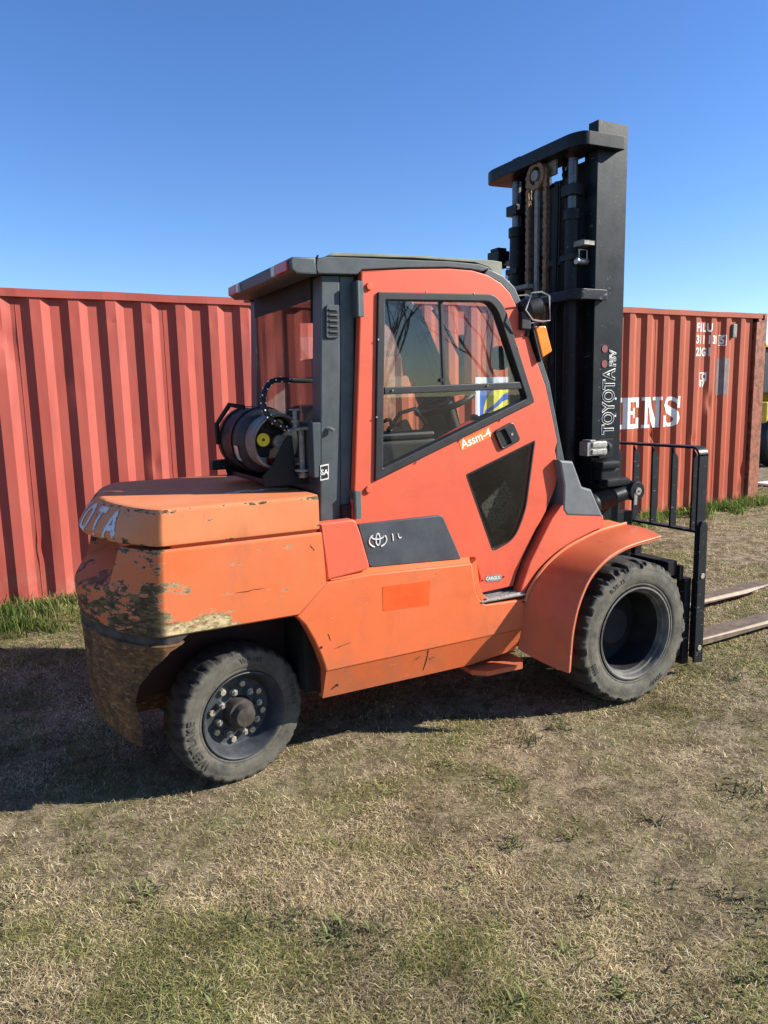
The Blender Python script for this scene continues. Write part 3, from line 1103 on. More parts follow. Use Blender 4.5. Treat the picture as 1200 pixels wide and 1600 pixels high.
# small screws and the panel joint
jb = MB()
jb.tube([(0.909, -0.1262, 0.498), (0.910, -0.1165, 0.47), (0.907, -0.1045, 0.43), (0.899, -0.0895, 0.385)], 0.0016, 5)
jb.build('panel_joint', 'dark', FL)
for x, z in ((0.335, 0.62), (1.495, 0.655), (0.42, 0.41), (0.93, 0.44)):
    MB().cyl((x, -0.1325 if z > 0.5 else -0.104, z), (x, -0.12 if z > 0.5 else -0.09, z), 0.006, n=10).build('screw', 'dark', FL)
sq = random.Random(5)
SC = [(0.40, 0.60, 0.085, 0.016), (0.37, 0.68, 0.012, -0.035), (0.84, 0.455, 0.022, 0.022), (0.93, 0.452, 0.02, -0.004), (0.30, 1.10, 0.02, -0.028), (-0.05, 0.93, 0.13, 0.005)]
for x, z, dx, dz in SC:
    yy = -0.1305 if z > 0.5 else -0.1305 + (0.5 - z) * 0.327
    pts = [(x + dx * k / 5, yy - 0.0002 - (0 if z > 0.5 else dz * k / 5 * 0.327), z + dz * k / 5 + sq.uniform(-0.002, 0.002)) for k in range(6)]
    MB().tube(pts, 0.0015, 4, False, [0.0004, 0.0012, 0.0016, 0.0009, 0.0012, 0.0004]).build('scuff', 'dark', FL)
link('orange_sticker', plate_mesh([(0.656, 0.857), (0.921, 0.851), (0.914, 0.729), (0.658, 0.739)], [], -0.1312, -0.13), 'decal', FL, 0)
plate('rear_cover', round_poly([(0.352, 1.19), (0.53, 1.192), (0.553, 1.13), (0.602, 0.948), (0.40, 0.928), (0.381, 0.923)], [0.004, 0.02, 0.01, 0.03, 0.01, 0]), [], -0.122, -0.06, 'cover', FL, 0.008)
plate('rear_cover', round_poly([(0.352, 1.19), (0.53, 1.192), (0.553, 1.13), (0.602, 0.948), (0.40, 0.928), (0.381, 0.923)], [0.004, 0.02, 0.01, 0.03, 0.01, 0]), [], 2 * YC + 0.06, 2 * YC + 0.122, 'cover', FL, 0.008)
tr = plate('trim_panel', round_poly([(0.56, 1.16), (1.02, 1.16), (1.13, 0.925), (0.61, 0.95)], [0, 0.02, 0.01, 0.02]), [], -0.094, -0.05, 'trim', FL, 0.004)
MB().box(0.50, 1.25, -0.049, -0.03, 0.86, 1.25).build('trim_backing', 'dark', FL)


def ellipse_pts(cx, cz, rx, rz, a0=0, a1=2 * PI, n=32, y=-0.0952, tilt=0.0):
    out = []
    for a in np.linspace(a0, a1, n):
        x, z = rx * math.cos(a), rz * math.sin(a)
        out.append((cx + x * math.cos(tilt) - z * math.sin(tilt), y, cz + x * math.sin(tilt) + z * math.cos(tilt)))
    return out


lg = MB()
cx, cz = 0.657, 1.075
lg.tube(ellipse_pts(cx, cz, 0.046, 0.033, 2.2, 4.3, 16), 0.0036, 6)
lg.tube(ellipse_pts(cx, cz, 0.046, 0.033, -1.2, 0.6, 16), 0.0036, 6)
lg.tube(ellipse_pts(cx, cz + 0.004, 0.011, 0.028), 0.0032, 6)
lg.tube(ellipse_pts(cx, cz + 0.018, 0.032, 0.013, PI, 2 * PI, 16), 0.0032, 6)
lg.build('emblem', 'white', FL)
lg = MB()
lg.tube([(0.735, -0.0952, 1.098), (0.739, -0.0952, 1.064)], 0.0035, 6)
lg.tube([(0.766, -0.0952, 1.096), (0.769, -0.0952, 1.08), (0.776, -0.0952, 1.072), (0.785, -0.0952, 1.076)], 0.003, 6)
lg.build('worn_lettering', 'white', FL)
rd = MB()
for i in range(7):
    x = 0.86 + i * 0.022
    rd.tube([(x + 0.02, -0.0942, 1.09), (x - 0.012, -0.0942, 1.045 - 0.015 * (i % 3))], 0.0008, 4)
rd.build('scratch', 'cowl', FL)

# step tread set into the sill
st = MB().box(1.225, 1.515, -0.135, 0.1, 0.690, 0.6985, 0.002)
for k in range(5):
    y = -0.118 + k * 0.02
    st.box(1.245, 1.50, y, y + 0.007, 0.698, 0.706, 0.001)
st.build('step_tread', 'steel', FL)
MB().box(1.23, 1.51, -0.05, -0.044, 0.707, 0.76).build('step_riser', 'rubber', FL)
# lower footplate
plate_b = bpy.data.meshes.new('foot')
b = MB()
fp = [(1.19, -0.09), (1.25, -0.15), (1.47, -0.16), (1.52, -0.10), (1.52, 0.05), (1.19, 0.05)]
A = [b.bm.verts.new((x, y, 0.325)) for x, y in fp]
B = [b.bm.verts.new((x, y, 0.3)) for x, y in fp]
for k in range(6):
    b.bm.faces.new((A[k], A[(k + 1) % 6], B[(k + 1) % 6], B[k]))
b.bm.faces.new(A); b.bm.faces.new(B[::-1])
b.build('footplate', 'fender', FL)

# chassis ------------------------------------------------------------
ch = MB()
ch.box(0.30, 1.98, 0.0, 2 * YC, 0.36, 0.72)
ch.box(0.40, 1.75, -0.045, 2 * YC + 0.045, 0.60, 0.92)
ch.box(-0.43, 0.34, 0.30, 2 * YC - 0.30, 0.42, 0.77)
ch.box(-0.36, 0.34, 0.1, 2 * YC - 0.1, 0.81, 1.14)
ch.box(0.36, 0.60, -0.03, 2 * YC + 0.03, 0.72, 1.17)
ch.box(-0.06, 0.06, 0.1, 2 * YC - 0.1, 0.25, 0.42)
ch.box(2.0, 2.25, -0.05, 2 * YC + 0.05, 0.28, 0.55)
ch.build('chassis', 'dark', FL)
MB().box(0.34, 0.40, -0.06, 0.35, 0.37, 0.9).box(-0.42, 0.36, 0.26, 0.29, 0.40, 0.79).build('arch_liner', 'liner', FL)
MB().box(0.34, 0.40, 2 * YC - 0.35, 2 * YC + 0.06, 0.37, 0.9).box(-0.42, 0.36, 2 * YC - 0.29, 2 * YC - 0.26, 0.40, 0.79).build('arch_liner', 'liner', FL)

# front fenders -----------------------------------------------------------
def catmull(pts, n=6):
    P = [Vector(p) for p in pts]
    P = [P[0] * 2 - P[1]] + P + [P[-1] * 2 - P[-2]]
    out = []
    for i in range(1, len(P) - 2):
        for k in range(n):
            t = k / n
            a, b_, c, d = P[i - 1:i + 3]
            out.append(0.5 * ((2 * b_) + (c - a) * t + (2 * a - 5 * b_ + 4 * c - d) * t * t + (3 * b_ - a - 3 * c + d) * t ** 3))
    out.append(P[-2])
    return out


F_IN = [(1.465, -0.125, 0.40), (1.49, -0.128, 0.53), (1.517, -0.13, 0.668), (1.575, -0.131, 0.755), (1.66, -0.131, 0.835), (1.78, -0.131, 0.90), (1.92, -0.131, 0.945), (2.06, -0.131, 0.978), (2.23, -0.131, 0.995)]
F_OUT = [(1.6081, -0.355, 0.3113), (1.6207, -0.355, 0.4761), (1.6373, -0.355, 0.5746), (1.6695, -0.355, 0.677), (1.7329, -0.355, 0.7892), (1.8158, -0.355, 0.8623), (1.9133, -0.355, 0.9101), (2.045, -0.355, 0.9423), (2.2547, -0.355, 0.9647)]


def fender(sgn):
    f = (lambda v: v) if sgn > 0 else (lambda v: Vector((v.x, 2 * YC - v.y, v.z)))
    I = catmull(F_IN)
    O = catmull(F_OUT)
    b = MB()
    rows = []
    K = 9
    for p, q in zip(I, O):
        row = []
        for k in range(K + 1):
            t = k / K
            m = p.lerp(q, t)
            bul = 0.012 * math.sin(PI * t)
            c = Vector((2.14, m.y, 0.42))
            d = (m - c)
            d.y = 0
            m = m + d.normalized() * bul
            row.append(m)
        e = q + (Vector((2.14, q.y, 0.42)) - q).normalized() * 0.02
        row.append(Vector((e.x, q.y + 0.0, e.z)))
        rows.append(row)
    V = [[b.bm.verts.new(f(v)) for v in r] for r in rows]
    for A, B in zip(V, V[1:]):
        for k in range(len(A) - 1):
            b.bm.faces.new((A[k], A[k + 1], B[k + 1], B[k]))
    # inner side
    V2 = [[b.bm.verts.new(f(v + (Vector((2.14, v.y, 0.42)) - v).normalized() * 0.012)) for v in r[:K + 1]] for r in rows]
    for A, B in zip(V2, V2[1:]):
        for k in range(len(A) - 1):
            b.bm.faces.new((A[k], B[k], B[k + 1], A[k + 1]))
    return b


def fender_lip(sgn):
    f = (lambda v: v) if sgn > 0 else (lambda v: Vector((v.x, 2 * YC - v.y, v.z)))
    O = catmull(F_OUT)
    return MB().tube([f(q + (Vector((2.14, q.y, 0.42)) - q).normalized() * 0.006) for q in O], 0.0055, 8)


M['lip'] = paint('worn_fender_edge', (0.6, 0.2, 0.1), (0.65, 0.3, 0.18), 0.5, 0.6, (0.45, 0.4, 0.32))
for sg in (1, -1):
    fd = fender(sg).build('fender', 'fender', FL, 40)
    fender_lip(sg).build('fender_lip', 'lip', FL)
    f = (lambda y: y) if sg > 0 else (lambda y: 2 * YC - y)
    ya, yb = sorted((f(-0.13), f(0.08)))
    # flat top of the fender running to the mast, and the lining behind
    I = [(p.x, p.z) for p in catmull(F_IN)]
    strip = MB()
    top = [(p.x, p.z) for p in catmull(F_IN) if p.z > 0.86]
    A = [strip.bm.verts.new((x, f(-0.132), z - 0.001)) for x, z in top]
    B = [strip.bm.verts.new((x, f(0.08), z + 0.012)) for x, z in top]
    A2 = [strip.bm.verts.new((x, f(-0.132), z - 0.03)) for x, z in top]
    B2 = [strip.bm.verts.new((x, f(0.08), z - 0.02)) for x, z in top]
    for P, Q in ((A, B), (B, B2), (B2, A2), (A2, A)):
        for k in range(len(top) - 1):
            strip.bm.faces.new((P[k], P[k + 1], Q[k + 1], Q[k]))
    strip.bm.faces.new((A[-1], B[-1], B2[-1], A2[-1]))
    strip.build('fender_top', 'hood', FL, 40)
    # raised shroud between door and fender
    sh = [(1.487, 0.69), (1.50, 0.735), (1.555, 0.86), (1.64, 0.99), (1.70, 1.08), (1.76, 1.14), (1.80, 1.16), (2.065, 1.062)] + [(2.085, 0.992)] + [(p[0], p[1] + 0.012) for p in I[::-1] if 1.52 < p[0] < 2.05] + [(1.508, 0.679)]
    plate('shroud', sh, [], *sorted((f(-0.115), f(-0.04))), 'cover', FL, 0.006)
    rim_pts = [(p.x, f(-0.128), p.z + 0.006) for p in catmull(F_IN) if p.x > 1.51]
    MB().tube(rim_pts, 0.009, 8).build('fender_bead', 'hood', FL)

COWL = [(1.742, 1.39), (1.835, 1.378), (1.845, 1.36), (1.905, 1.235), (1.972, 1.215), (2.066, 1.052), (1.80, 1.085), (1.772, 1.12), (1.774, 1.25)]
for sg in (1, -1):
    f = (lambda y: y) if sg > 0 else (lambda y: 2 * YC - y)
    plate('cowl', COWL, [], *sorted((f(-0.119), f(0.07))), 'cowl', FL, 0.012)
MB().box(1.70, 1.79, 0.075, 2 * YC - 0.075, 0.95, 1.42).build('front_bulkhead', 'dark', FL)

# cab ---------------------------------------------------------------------
DOOR = [(0.620, 2.298), (0.85, 2.320), (1.087, 2.336), (1.22, 2.335), (1.311, 2.319), (1.39, 2.285), (1.448, 2.24), (1.509, 2.142), (1.60, 1.955), (1.68, 1.785), (1.735, 1.60), (1.766, 1.484), (1.752, 1.44), (1.768, 1.37), (1.773, 1.30),
        (1.757, 1.235), (1.69, 1.108), (1.615, 1.0), (1.539, 0.88), (1.50, 0.80), (1.476, 0.731), (1.262, 0.722), (1.247, 0.76), (1.262, 0.80), (1.226, 0.917), (1.118, 0.918), (1.096, 0.97), (1.066, 1.035), (1.035, 1.075), (0.995, 1.094), (0.80, 1.108), (0.547, 1.128), (0.545, 1.2)]
DOOR = DOOR[::-1]
WIN_O = round_poly([(0.695, 2.21), (1.345, 2.228), (1.408, 2.17), (1.602, 1.696), (0.656, 1.352)], [0.008, 0.05, 0.05, 0.015, 0.008])
WIN_I = round_poly([(0.732, 2.176), (1.318, 2.192), (1.365, 2.146), (1.548, 1.716), (0.700, 1.412)], [0.006, 0.05, 0.05, 0.01, 0.006])
WIN_HOLE = round_poly([(0.72, 2.187), (1.326, 2.203), (1.378, 2.15), (1.563, 1.712), (0.69, 1.395)], [0.006, 0.05, 0.05, 0.01, 0.006])
LOW_WIN = round_poly([(1.179, 1.345), (1.611, 1.494), (1.553, 1.13), (1.48, 0.985), (1.342, 0.938)], [0.006, 0.006, 0.08, 0.12, 0.02], 7)


def make_door(sg):
    f = (lambda y: y) if sg > 0 else (lambda y: 2 * YC - y)
    S2 = lambda a, b_: sorted((f(a), f(b_)))
    if sg > 0:
        WO, WI, WH = WIN_O, WIN_I, WIN_HOLE
    else:                                   # the far door has a deeper window
        WO = round_poly([(0.695, 2.21), (1.345, 2.228), (1.408, 2.17), (1.66, 1.50), (1.64, 1.38), (0.656, 1.352)], [0.008, 0.05, 0.05, 0.02, 0.02, 0.008])
        WI = round_poly([(0.732, 2.176), (1.318, 2.192), (1.365, 2.146), (1.622, 1.50), (1.61, 1.42), (0.700, 1.40)], [0.006, 0.05, 0.05, 0.01, 0.01, 0.006])
        WH = round_poly([(0.72, 2.187), (1.326, 2.203), (1.378, 2.15), (1.637, 1.50), (1.622, 1.405), (0.69, 1.385)], [0.006, 0.05, 0.05, 0.01, 0.01, 0.006])
    d = plate('door' if sg > 0 else 'door', DOOR, [WH, LOW_WIN], *S2(-0.072, -0.03), 'door', FL, 0.006)
    WORLD_OF[d] = Vector((0, 0, 0))
    d_par = d

    def sub(o):
        o.parent = d_par
        o.matrix_parent_inverse = Matrix.Identity(4)
        return o
    sub(plate('window_frame', WO, [WI], *S2(-0.084, -0.026), 'rubber', None, 0.005))
    sub(plate('window_bar', [(0.722, 1.785), (1.522, 1.802), (1.536, 1.766), (0.720, 1.752)], [], *S2(-0.079, -0.032), 'rubber', None, 0.004))
    sub(plate('window_divider', [(1.034, 2.196), (1.05, 2.196), (1.064, 1.788), (1.046, 1.788)], [], *S2(-0.070, -0.045), 'rubber', None, 0.003))
    sub(plate('door_lining', DOOR, [WH, LOW_WIN], *S2(-0.0295, -0.022), 'plastic', None, 0.001))
    # three panes
    pane = lambda pts, ya, yb: sub(plate('window_pane', pts, [], *S2(ya, yb), 'glass', None, 0.0))
    pane([(0.722, 2.18), (1.04, 2.19), (1.052, 1.786), (0.712, 1.778)], -0.064, -0.060)
    pane([(1.046, 2.19), (1.316, 2.197), (1.368, 2.148), (1.52, 1.80), (1.058, 1.786)], -0.057, -0.053)
    pane([(0.712, 1.752), (1.534, 1.766)] + ([(1.552, 1.716), (0.698, 1.406)] if sg > 0 else [(1.628, 1.50), (1.615, 1.412), (0.695, 1.393)]), -0.060, -0.056)
    sub(plate('lower_pane', LOW_WIN, [], *S2(-0.066, -0.062), 'glass_dark', None, 0.0))
    sub(MB().tube([(x, f(-0.068), z) for x, z in LOW_WIN], 0.006, 6, True).build('pane_gasket', 'rubber', None))
    # handle
    hd = round_poly([(1.342, 1.556), (1.459, 1.602), (1.511, 1.503), (1.390, 1.457)], 0.022)
    ho = sub(plate('door_handle', hd, [round_poly([(1.356, 1.548), (1.405, 1.567), (1.452, 1.492), (1.396, 1.472)], 0.01)], *S2(-0.086, -0.068), 'plastic', None, 0.004))
    sub(plate('handle_paddle', round_poly([(1.408, 1.566), (1.452, 1.583), (1.49, 1.508), (1.448, 1.492)], 0.008), [], *S2(-0.081, -0.073), 'plastic', None, 0.003))
    sub(plate('handle_recess', round_poly([(1.35, 1.55), (1.45, 1.59), (1.49, 1.51), (1.394, 1.466)], 0.01), [], *S2(-0.0745, -0.0725), 'dark', None, 0.0))
    sub(MB().cyl((1.452, f(-0.0875), 1.537), (1.452, f(-0.08), 1.537), 0.007, n=12).build('key_lock', 'steel', None))
    for x, z in ((0.655, 2.232), (0.625, 1.316)):
        sub(MB().cyl((x, f(-0.084), z), (x, f(-0.07), z), 0.016, 0.018, 16, 0.003).build('hinge_bolt', 'door', None))
    for x, z in ((0.69, 2.0), (0.672, 1.65), (0.95, 2.222), (1.22, 2.226), (1.49, 1.97), (0.9, 1.436), (1.15, 1.53), (1.4, 1.62), (0.76, 1.77), (1.3, 1.785)):
        sub(MB().cyl((x, f(-0.0865), z), (x, f(-0.08), z), 0.004, n=8).build('frame_screw', 'steel', None))
    sub(plate('latch_box', [(1.40, 1.97), (1.43, 1.985), (1.48, 1.89), (1.45, 1.865), (1.41, 1.87)], [], *S2(-0.03, 0.03), 'plastic', None, 0.004))
    sub(MB().cyl((1.036, f(-0.075), 1.815), (1.036, f(-0.06), 1.815), 0.009, n=12).build('window_latch', 'plastic', None))
    # red grab bar inside
    sub(MB().tube([(0.985, f(0.0), 1.42), (0.983, f(0.02), 1.455), (0.99, f(0.025), 1.482), (1.26, f(0.025), 1.60), (1.285, f(0.02), 1.60), (1.30, f(0.0), 1.575)], 0.012, 10).build('grab_bar', 'redbar', None))
    return d, sub


door, dsub = make_door(1)
door['label'] = 'red orange cab door on the near side'
make_door(-1)
# near-door stickers
me = plate_mesh([(1.135, 1.516), (1.322, 1.578), (1.338, 1.533), (1.148, 1.468)], [], -0.0732, -0.072)
dsub(link('door_sticker', me, 'decal_light', None, 0))
me = text_mesh('Assm-4', 0.062, 'CENTER', 0.001)
ang = math.atan2(0.062, 0.187)
me.transform(Matrix.Translation((1.236, -0.0738, 1.524)) @ Matrix.Rotation(-ang, 4, 'Y') @ XZ)
dsub(link('sticker_text', me, 'white', None, 0))
me = plate_mesh(round_poly([(1.298, 0.812), (1.395, 0.806), (1.396, 0.772), (1.299, 0.778)], 0.006, 2), [], -0.0745, -0.0715)
dsub(link('maker_plate', me, 'oldgrey', None, 0))
me = text_mesh('CARGUS', 0.024, 'CENTER', 0.0005)
me.transform(Matrix.Translation((1.34, -0.0752, 0.793)) @ Matrix.Rotation(0.06, 4, 'Y') @ XZ)
dsub(link('plate_text', me, 'white', None, 0))
for x in (1.275, 1.41):
    dsub(MB().cyl((x, -0.0745, 0.79), (x, -0.071, 0.79), 0.005, n=8).build('plate_rivet', 'dark', None))

# A pillars
AP = [(1.30, 2.325), (1.39, 2.29), (1.452, 2.245), (1.515, 2.145), (1.606, 1.96), (1.686, 1.79), (1.742, 1.60), (1.772, 1.484), (1.775, 1.38), (1.835, 1.376), (1.80, 1.50), (1.772, 1.61), (1.722, 1.80), (1.645, 1.975), (1.553, 2.165), (1.49, 2.272), (1.42, 2.322), (1.33, 2.352)][::-1]
for sg in (1, -1):
    f = (lambda y: y) if sg > 0 else (lambda y: 2 * YC - y)
    plate('front_pillar', AP, [], *sorted((f(-0.055), f(0.0))), 'grey', FL, 0.006)
    plate('pillar_lining', AP, [], *sorted((f(0.001), f(0.05))), 'plastic', FL, 0.004)
    # rear pillar, two pressed pieces
    plate('rear_pillar', [(0.394, 1.165), (0.442, 2.275), (0.532, 2.279), (0.500, 1.165)], [], *sorted((f(-0.03), f(0.07))), 'grey', FL, 0.006)
    plate('rear_pillar_strip', [(0.502, 1.165), (0.536, 2.279), (0.606, 2.281), (0.574, 1.165)], [], *sorted((f(-0.022), f(0.06))), 'grey_lt', FL, 0.005)
    # roof side rail
    plate('roof_rail', [(0.415, 2.277), (0.40, 2.34), (0.47, 2.353), (1.10, 2.372), (1.27, 2.369), (1.34, 2.354), (1.29, 2.336), (1.22, 2.342), (1.087, 2.343), (0.85, 2.327), (0.63, 2.306), (0.612, 2.284)], [], *sorted((f(-0.06), f(0.03))), 'grey', FL, 0.005)
    # door hinges
    for z0, z1, xx in ((2.10, 2.255, 0.598), (1.185, 1.315, 0.556)):
        MB().box(xx - 0.006, xx + 0.03, *sorted((f(-0.075), f(-0.024))), z0, z1, 0.004).build('door_hinge', 'grey_lt', FL)
        MB().cyl((xx, f(-0.07), z0), (xx, f(-0.07), z1), 0.011, n=12).build('hinge_pin', 'grey', FL)
MB().box(0.595, 0.625, -0.02, 0.03, 1.17, 2.285).build('door_gap_seal', 'rubber', FL)
MB().box(0.40, 1.36, 0.031, 2 * YC - 0.031, 2.30, 2.345, 0.006).build('roof', 'grey', FL)
rs = plate_mesh([(0.50, 2.374), (0.47, 2.357), (0.9, 2.376), (1.25, 2.378), (1.33, 2.36), (1.39, 2.318), (1.415, 2.322), (1.412, 2.389), (1.36, 2.394), (0.9, 2.388)], [], -0.05, 2 * YC + 0.05, 0.003)
link('roof_sheet', rs, 'roofsheet', FL)
for k in range(6):
    x = 0.55 + k * 0.14
    MB().box(x, x + 0.035, 0.032, 2 * YC - 0.032, 2.3465, 2.358).build('roof_bar', 'grey', FL)
# rear light bar
b = MB()
pr = [(0.285, 2.285), (0.282, 2.325), (0.295, 2.338), (0.40, 2.342), (0.405, 2.272), (0.31, 2.268)]
m = plate_mesh(pr, [], -0.075, 2 * YC - 0.105, 0.008)
lb = link('light_bar', m, 'grey', FL)
for y0, y1, mt in ((-0.05, 0.095, 'red'), (0.10, 0.145, 'lensclear'), (2 * YC - 0.25, 2 * YC - 0.125, 'red'), (2 * YC - 0.295, 2 * YC - 0.255, 'lensclear')):
    MB().box(0.272, 0.29, y0, y1, 2.284, 2.327, 0.003).build('tail_lamp', mt, FL)
MB().tube([(0.402, -0.072, 2.338), (0.41, -0.075, 2.352), (0.402, -0.072, 2.31), (0.41, -0.07, 2.285)], 0.004, 6).build('bar_seam', 'rubber', FL)
# rear window and wall
MB().box(0.43, 0.47, 0.071, 2 * YC - 0.071, 2.18, 2.29).build('rear_header', 'dark', FL)
MB().box(0.425, 0.431, 0.071, 2 * YC - 0.071, 1.42, 2.18).build('rear_pane', 'glass', FL)
MB().box(0.40, 0.46, 0.071, 2 * YC - 0.071, 1.15, 1.42).build('rear_wall', 'grey', FL)
# windscreen
b = MB()
ws = [(1.47, 2.27), (1.60, 2.02), (1.71, 1.78), (1.79, 1.49), (1.80, 1.42)]
A = [b.bm.verts.new((x, 0.031, z)) for x, z in ws]
B = [b.bm.verts.new((x, 2 * YC - 0.031, z)) for x, z in ws]
for k in range(4):
    b.bm.faces.new((A[k], A[k + 1], B[k + 1], B[k]))
b.build('windscreen', 'glass', FL)
wp = MB()
wp.tube([(1.50, 0.74, 2.25), (1.58, 0.70, 2.12), (1.66, 0.68, 1.96)], 0.010, 6)
wp.box(1.655, 1.672, 0.66, 0.70, 1.78, 2.10)
wp.build('wiper', 'plastic', FL)
# vents and sticker on the near rear pillar
vt = plate('vent_grille', round_poly([(0.458, 2.15), (0.525, 2.152), (0.518, 2.008), (0.452, 2.006)], 0.012, 3), [], -0.040, -0.029, 'grey', FL, 0.003)
WORLD_OF[vt] = Vector((0, 0, 0))
for k in range(5):
    z = 2.03 + k * 0.024
    o = MB().box(0.468, 0.508, -0.046, -0.038, z, z + 0.008, 0.002).build('louvre', 'grey', None)
    o.parent = vt
    o = MB().box(0.466, 0.51, -0.0408, -0.0398, z - 0.013, z - 0.001).build('vent_slot', 'dark', None)
    o.parent = vt
link('pillar_sticker', plate_mesh([(0.405, 1.44), (0.447, 1.445), (0.444, 1.375), (0.403, 1.37)], [], -0.0313, -0.0303), 'white', FL, 0)
link('sticker_centre', plate_mesh([(0.409, 1.434), (0.443, 1.439), (0.440, 1.381), (0.407, 1.376)], [], -0.0322, -0.0314), 'plastic', FL, 0)
me = text_mesh('SA', 0.034, 'CENTER', 0.0008)
me.transform(Matrix.Translation((0.424, -0.0328, 1.407)) @ XZ)
link('sticker_letters', me, 'white', FL, 0)

# cab interior
MB().box(0.60, 1.75, 0.0, 2 * YC, 0.93, 0.985).build('cab_floor', 'dark', FL)
MB().box(0.60, 1.12, 0.06, 2 * YC - 0.06, 0.986, 1.26, 0.02).build('engine_box', 'dark', FL)
MB().box(0.66, 1.16, 0.24, 0.69, 1.262, 1.40, 0.04).build('seat_cushion', 'seat', FL)
MB().box(0.60, 0.70, 0.25, 0.68, 1.38, 1.95, 0.045, Matrix.Rotation(-0.12, 3, 'Y')).build('seat_back', 'seat', FL)
MB().box(0.72, 1.12, 0.10, 0.20, 1.27, 1.53, 0.03).box(0.78, 1.10, 0.09, 0.21, 1.53, 1.57, 0.02).build('armrest', 'seat', FL)
MB().box(0.75, 1.35, 0.72, 0.86, 1.20, 1.50, 0.03).build('side_console', 'seat', FL)
MB().box(1.56, 1.70, 0.06, 2 * YC - 0.06, 0.99, 1.47, 0.03).build('dashboard', 'plastic', FL)
MB().cyl((1.62, YC, 1.1), (1.42, YC, 1.66), 0.04).build('steering_column', 'plastic', FL)
sc_ = Vector((1.40, YC, 1.70))
ax = Vector((-0.36, 0, 0.93)).normalized()
u_ = ax.cross(Vector((0, 1, 0))).normalized()
sw = MB().tube([sc_ + (u_ * math.cos(a) + Vector((0, 1, 0)) * math.sin(a)) * 0.17 for a in np.linspace(0, 2 * PI, 36, endpoint=False)], 0.016, 8, True)
for a in (0.3, 2.4, 4.5):
    sw.tube([sc_ - ax * 0.03, sc_ + (u_ * math.cos(a) + Vector((0, 1, 0)) * math.sin(a)) * 0.165], 0.012, 6)
sw.cyl(sc_ - ax * 0.05, sc_, 0.045)
sw.build('steering_wheel', 'plastic', FL)
for k in range(4):
    y = 0.16 + 0.04 * k
    lv = MB().tube([(1.55, y, 1.40), (1.47, y, 1.52), (1.40 + 0.02 * k, y - 0.02, 1.60)], 0.007, 6)
    lv.cyl((1.41 + 0.02 * k, y - 0.02, 1.585), (1.385 + 0.02 * k, y - 0.02, 1.63), 0.017, 0.013, 12)
    lv.build('hydraulic_lever', 'plastic', FL)
MB().tube([(1.60, 0.6, 1.55), (1.72, 0.5, 1.62), (1.79, 0.3, 1.60)], 0.016, 8).build('hose_loop', 'rubber', FL)
MB().tube([(0.85, 0.14, 1.57), (0.9, 0.1, 1.66), (0.98, 0.09, 1.68), (1.05, 0.1, 1.6), (1.02, 0.12, 1.52)], 0.011, 8).build('cable', 'plastic', FL)
# perforated kick plate behind the lower pane
t = NT('expanded_mesh')
ck = t.n('ShaderNodeTexVoronoi')
mp = t.n('ShaderNodeMapping')
mp.inputs['Rotation'].default_value = (0, 0.7, 0)
t.l(t.co, mp.inputs['Vector'])
t.l(mp.outputs[0], ck.inputs['Vector'])
ck.inputs['Scale'].default_value = 60
t.bsdf(t.mix(t.ramp(ck.outputs['Distance'], 0.3, 0.42), (0.02, 0.02, 0.019), (0.26, 0.25, 0.22)), 0.6)
M['mesh'] = t.m
MB().box(1.36, 1.56, 0.03, 0.04, 1.04, 1.25, 0, Matrix.Rotation(-0.62, 3, 'Y') @ Matrix.Rotation(0.25, 3, 'X')).build('mesh_step', 'mesh', FL)

# headlamp, indicator on the near A pillar
hl = MB()
hl.lathe_y([(-0.0, 0.0)], n=8) if False else None
hl.cyl((1.540, -0.075, 2.16), (1.605, -0.075, 2.175), 0.052, 0.066, 28, 0.006)
hl.cyl((1.515, -0.075, 2.155), (1.540, -0.075, 2.16), 0.03, 0.052, 28)
hl.cyl((1.605, -0.075, 2.175), (1.612, -0.075, 2.1765), 0.066, 0.06, 28)
hl.build('headlamp', 'plastic', FL)
MB().box(1.50, 1.56, -0.10, -0.05, 2.06, 2.15, 0.008).tube([(1.540, -0.075, 2.1), (1.560, -0.075, 2.06), (1.550, -0.07, 2.03)], 0.014, 8).build('lamp_bracket', 'plastic', FL)
for dy in (-0.135, -0.02):
    gd = MB().tube([(1.495, dy, 2.15), (1.530, dy, 2.235), (1.595, dy, 2.243), (1.645, dy, 2.225), (1.650, dy, 2.105), (1.600, dy, 2.10), (1.540, dy, 2.105)], 0.0045, 6, True)
    gd.build('lamp_guard', 'steel', FL)
MB().tube([(1.645, -0.135, 2.225), (1.645, -0.02, 2.225)], 0.0045, 6).tube([(1.650, -0.135, 2.105), (1.650, -0.02, 2.105)], 0.0045, 6).build('guard_crossbar', 'steel', FL)
plate('indicator', round_poly([(1.585, 2.078), (1.655, 2.082), (1.70, 1.955), (1.636, 1.922)], 0.008, 2), [], -0.10, -0.05, 'amber', FL, 0.006)
plate('indicator_base', [(1.572, 2.07), (1.59, 2.08), (1.64, 1.92), (1.628, 1.90)], [], -0.095, -0.045, 'plastic', FL, 0.003)

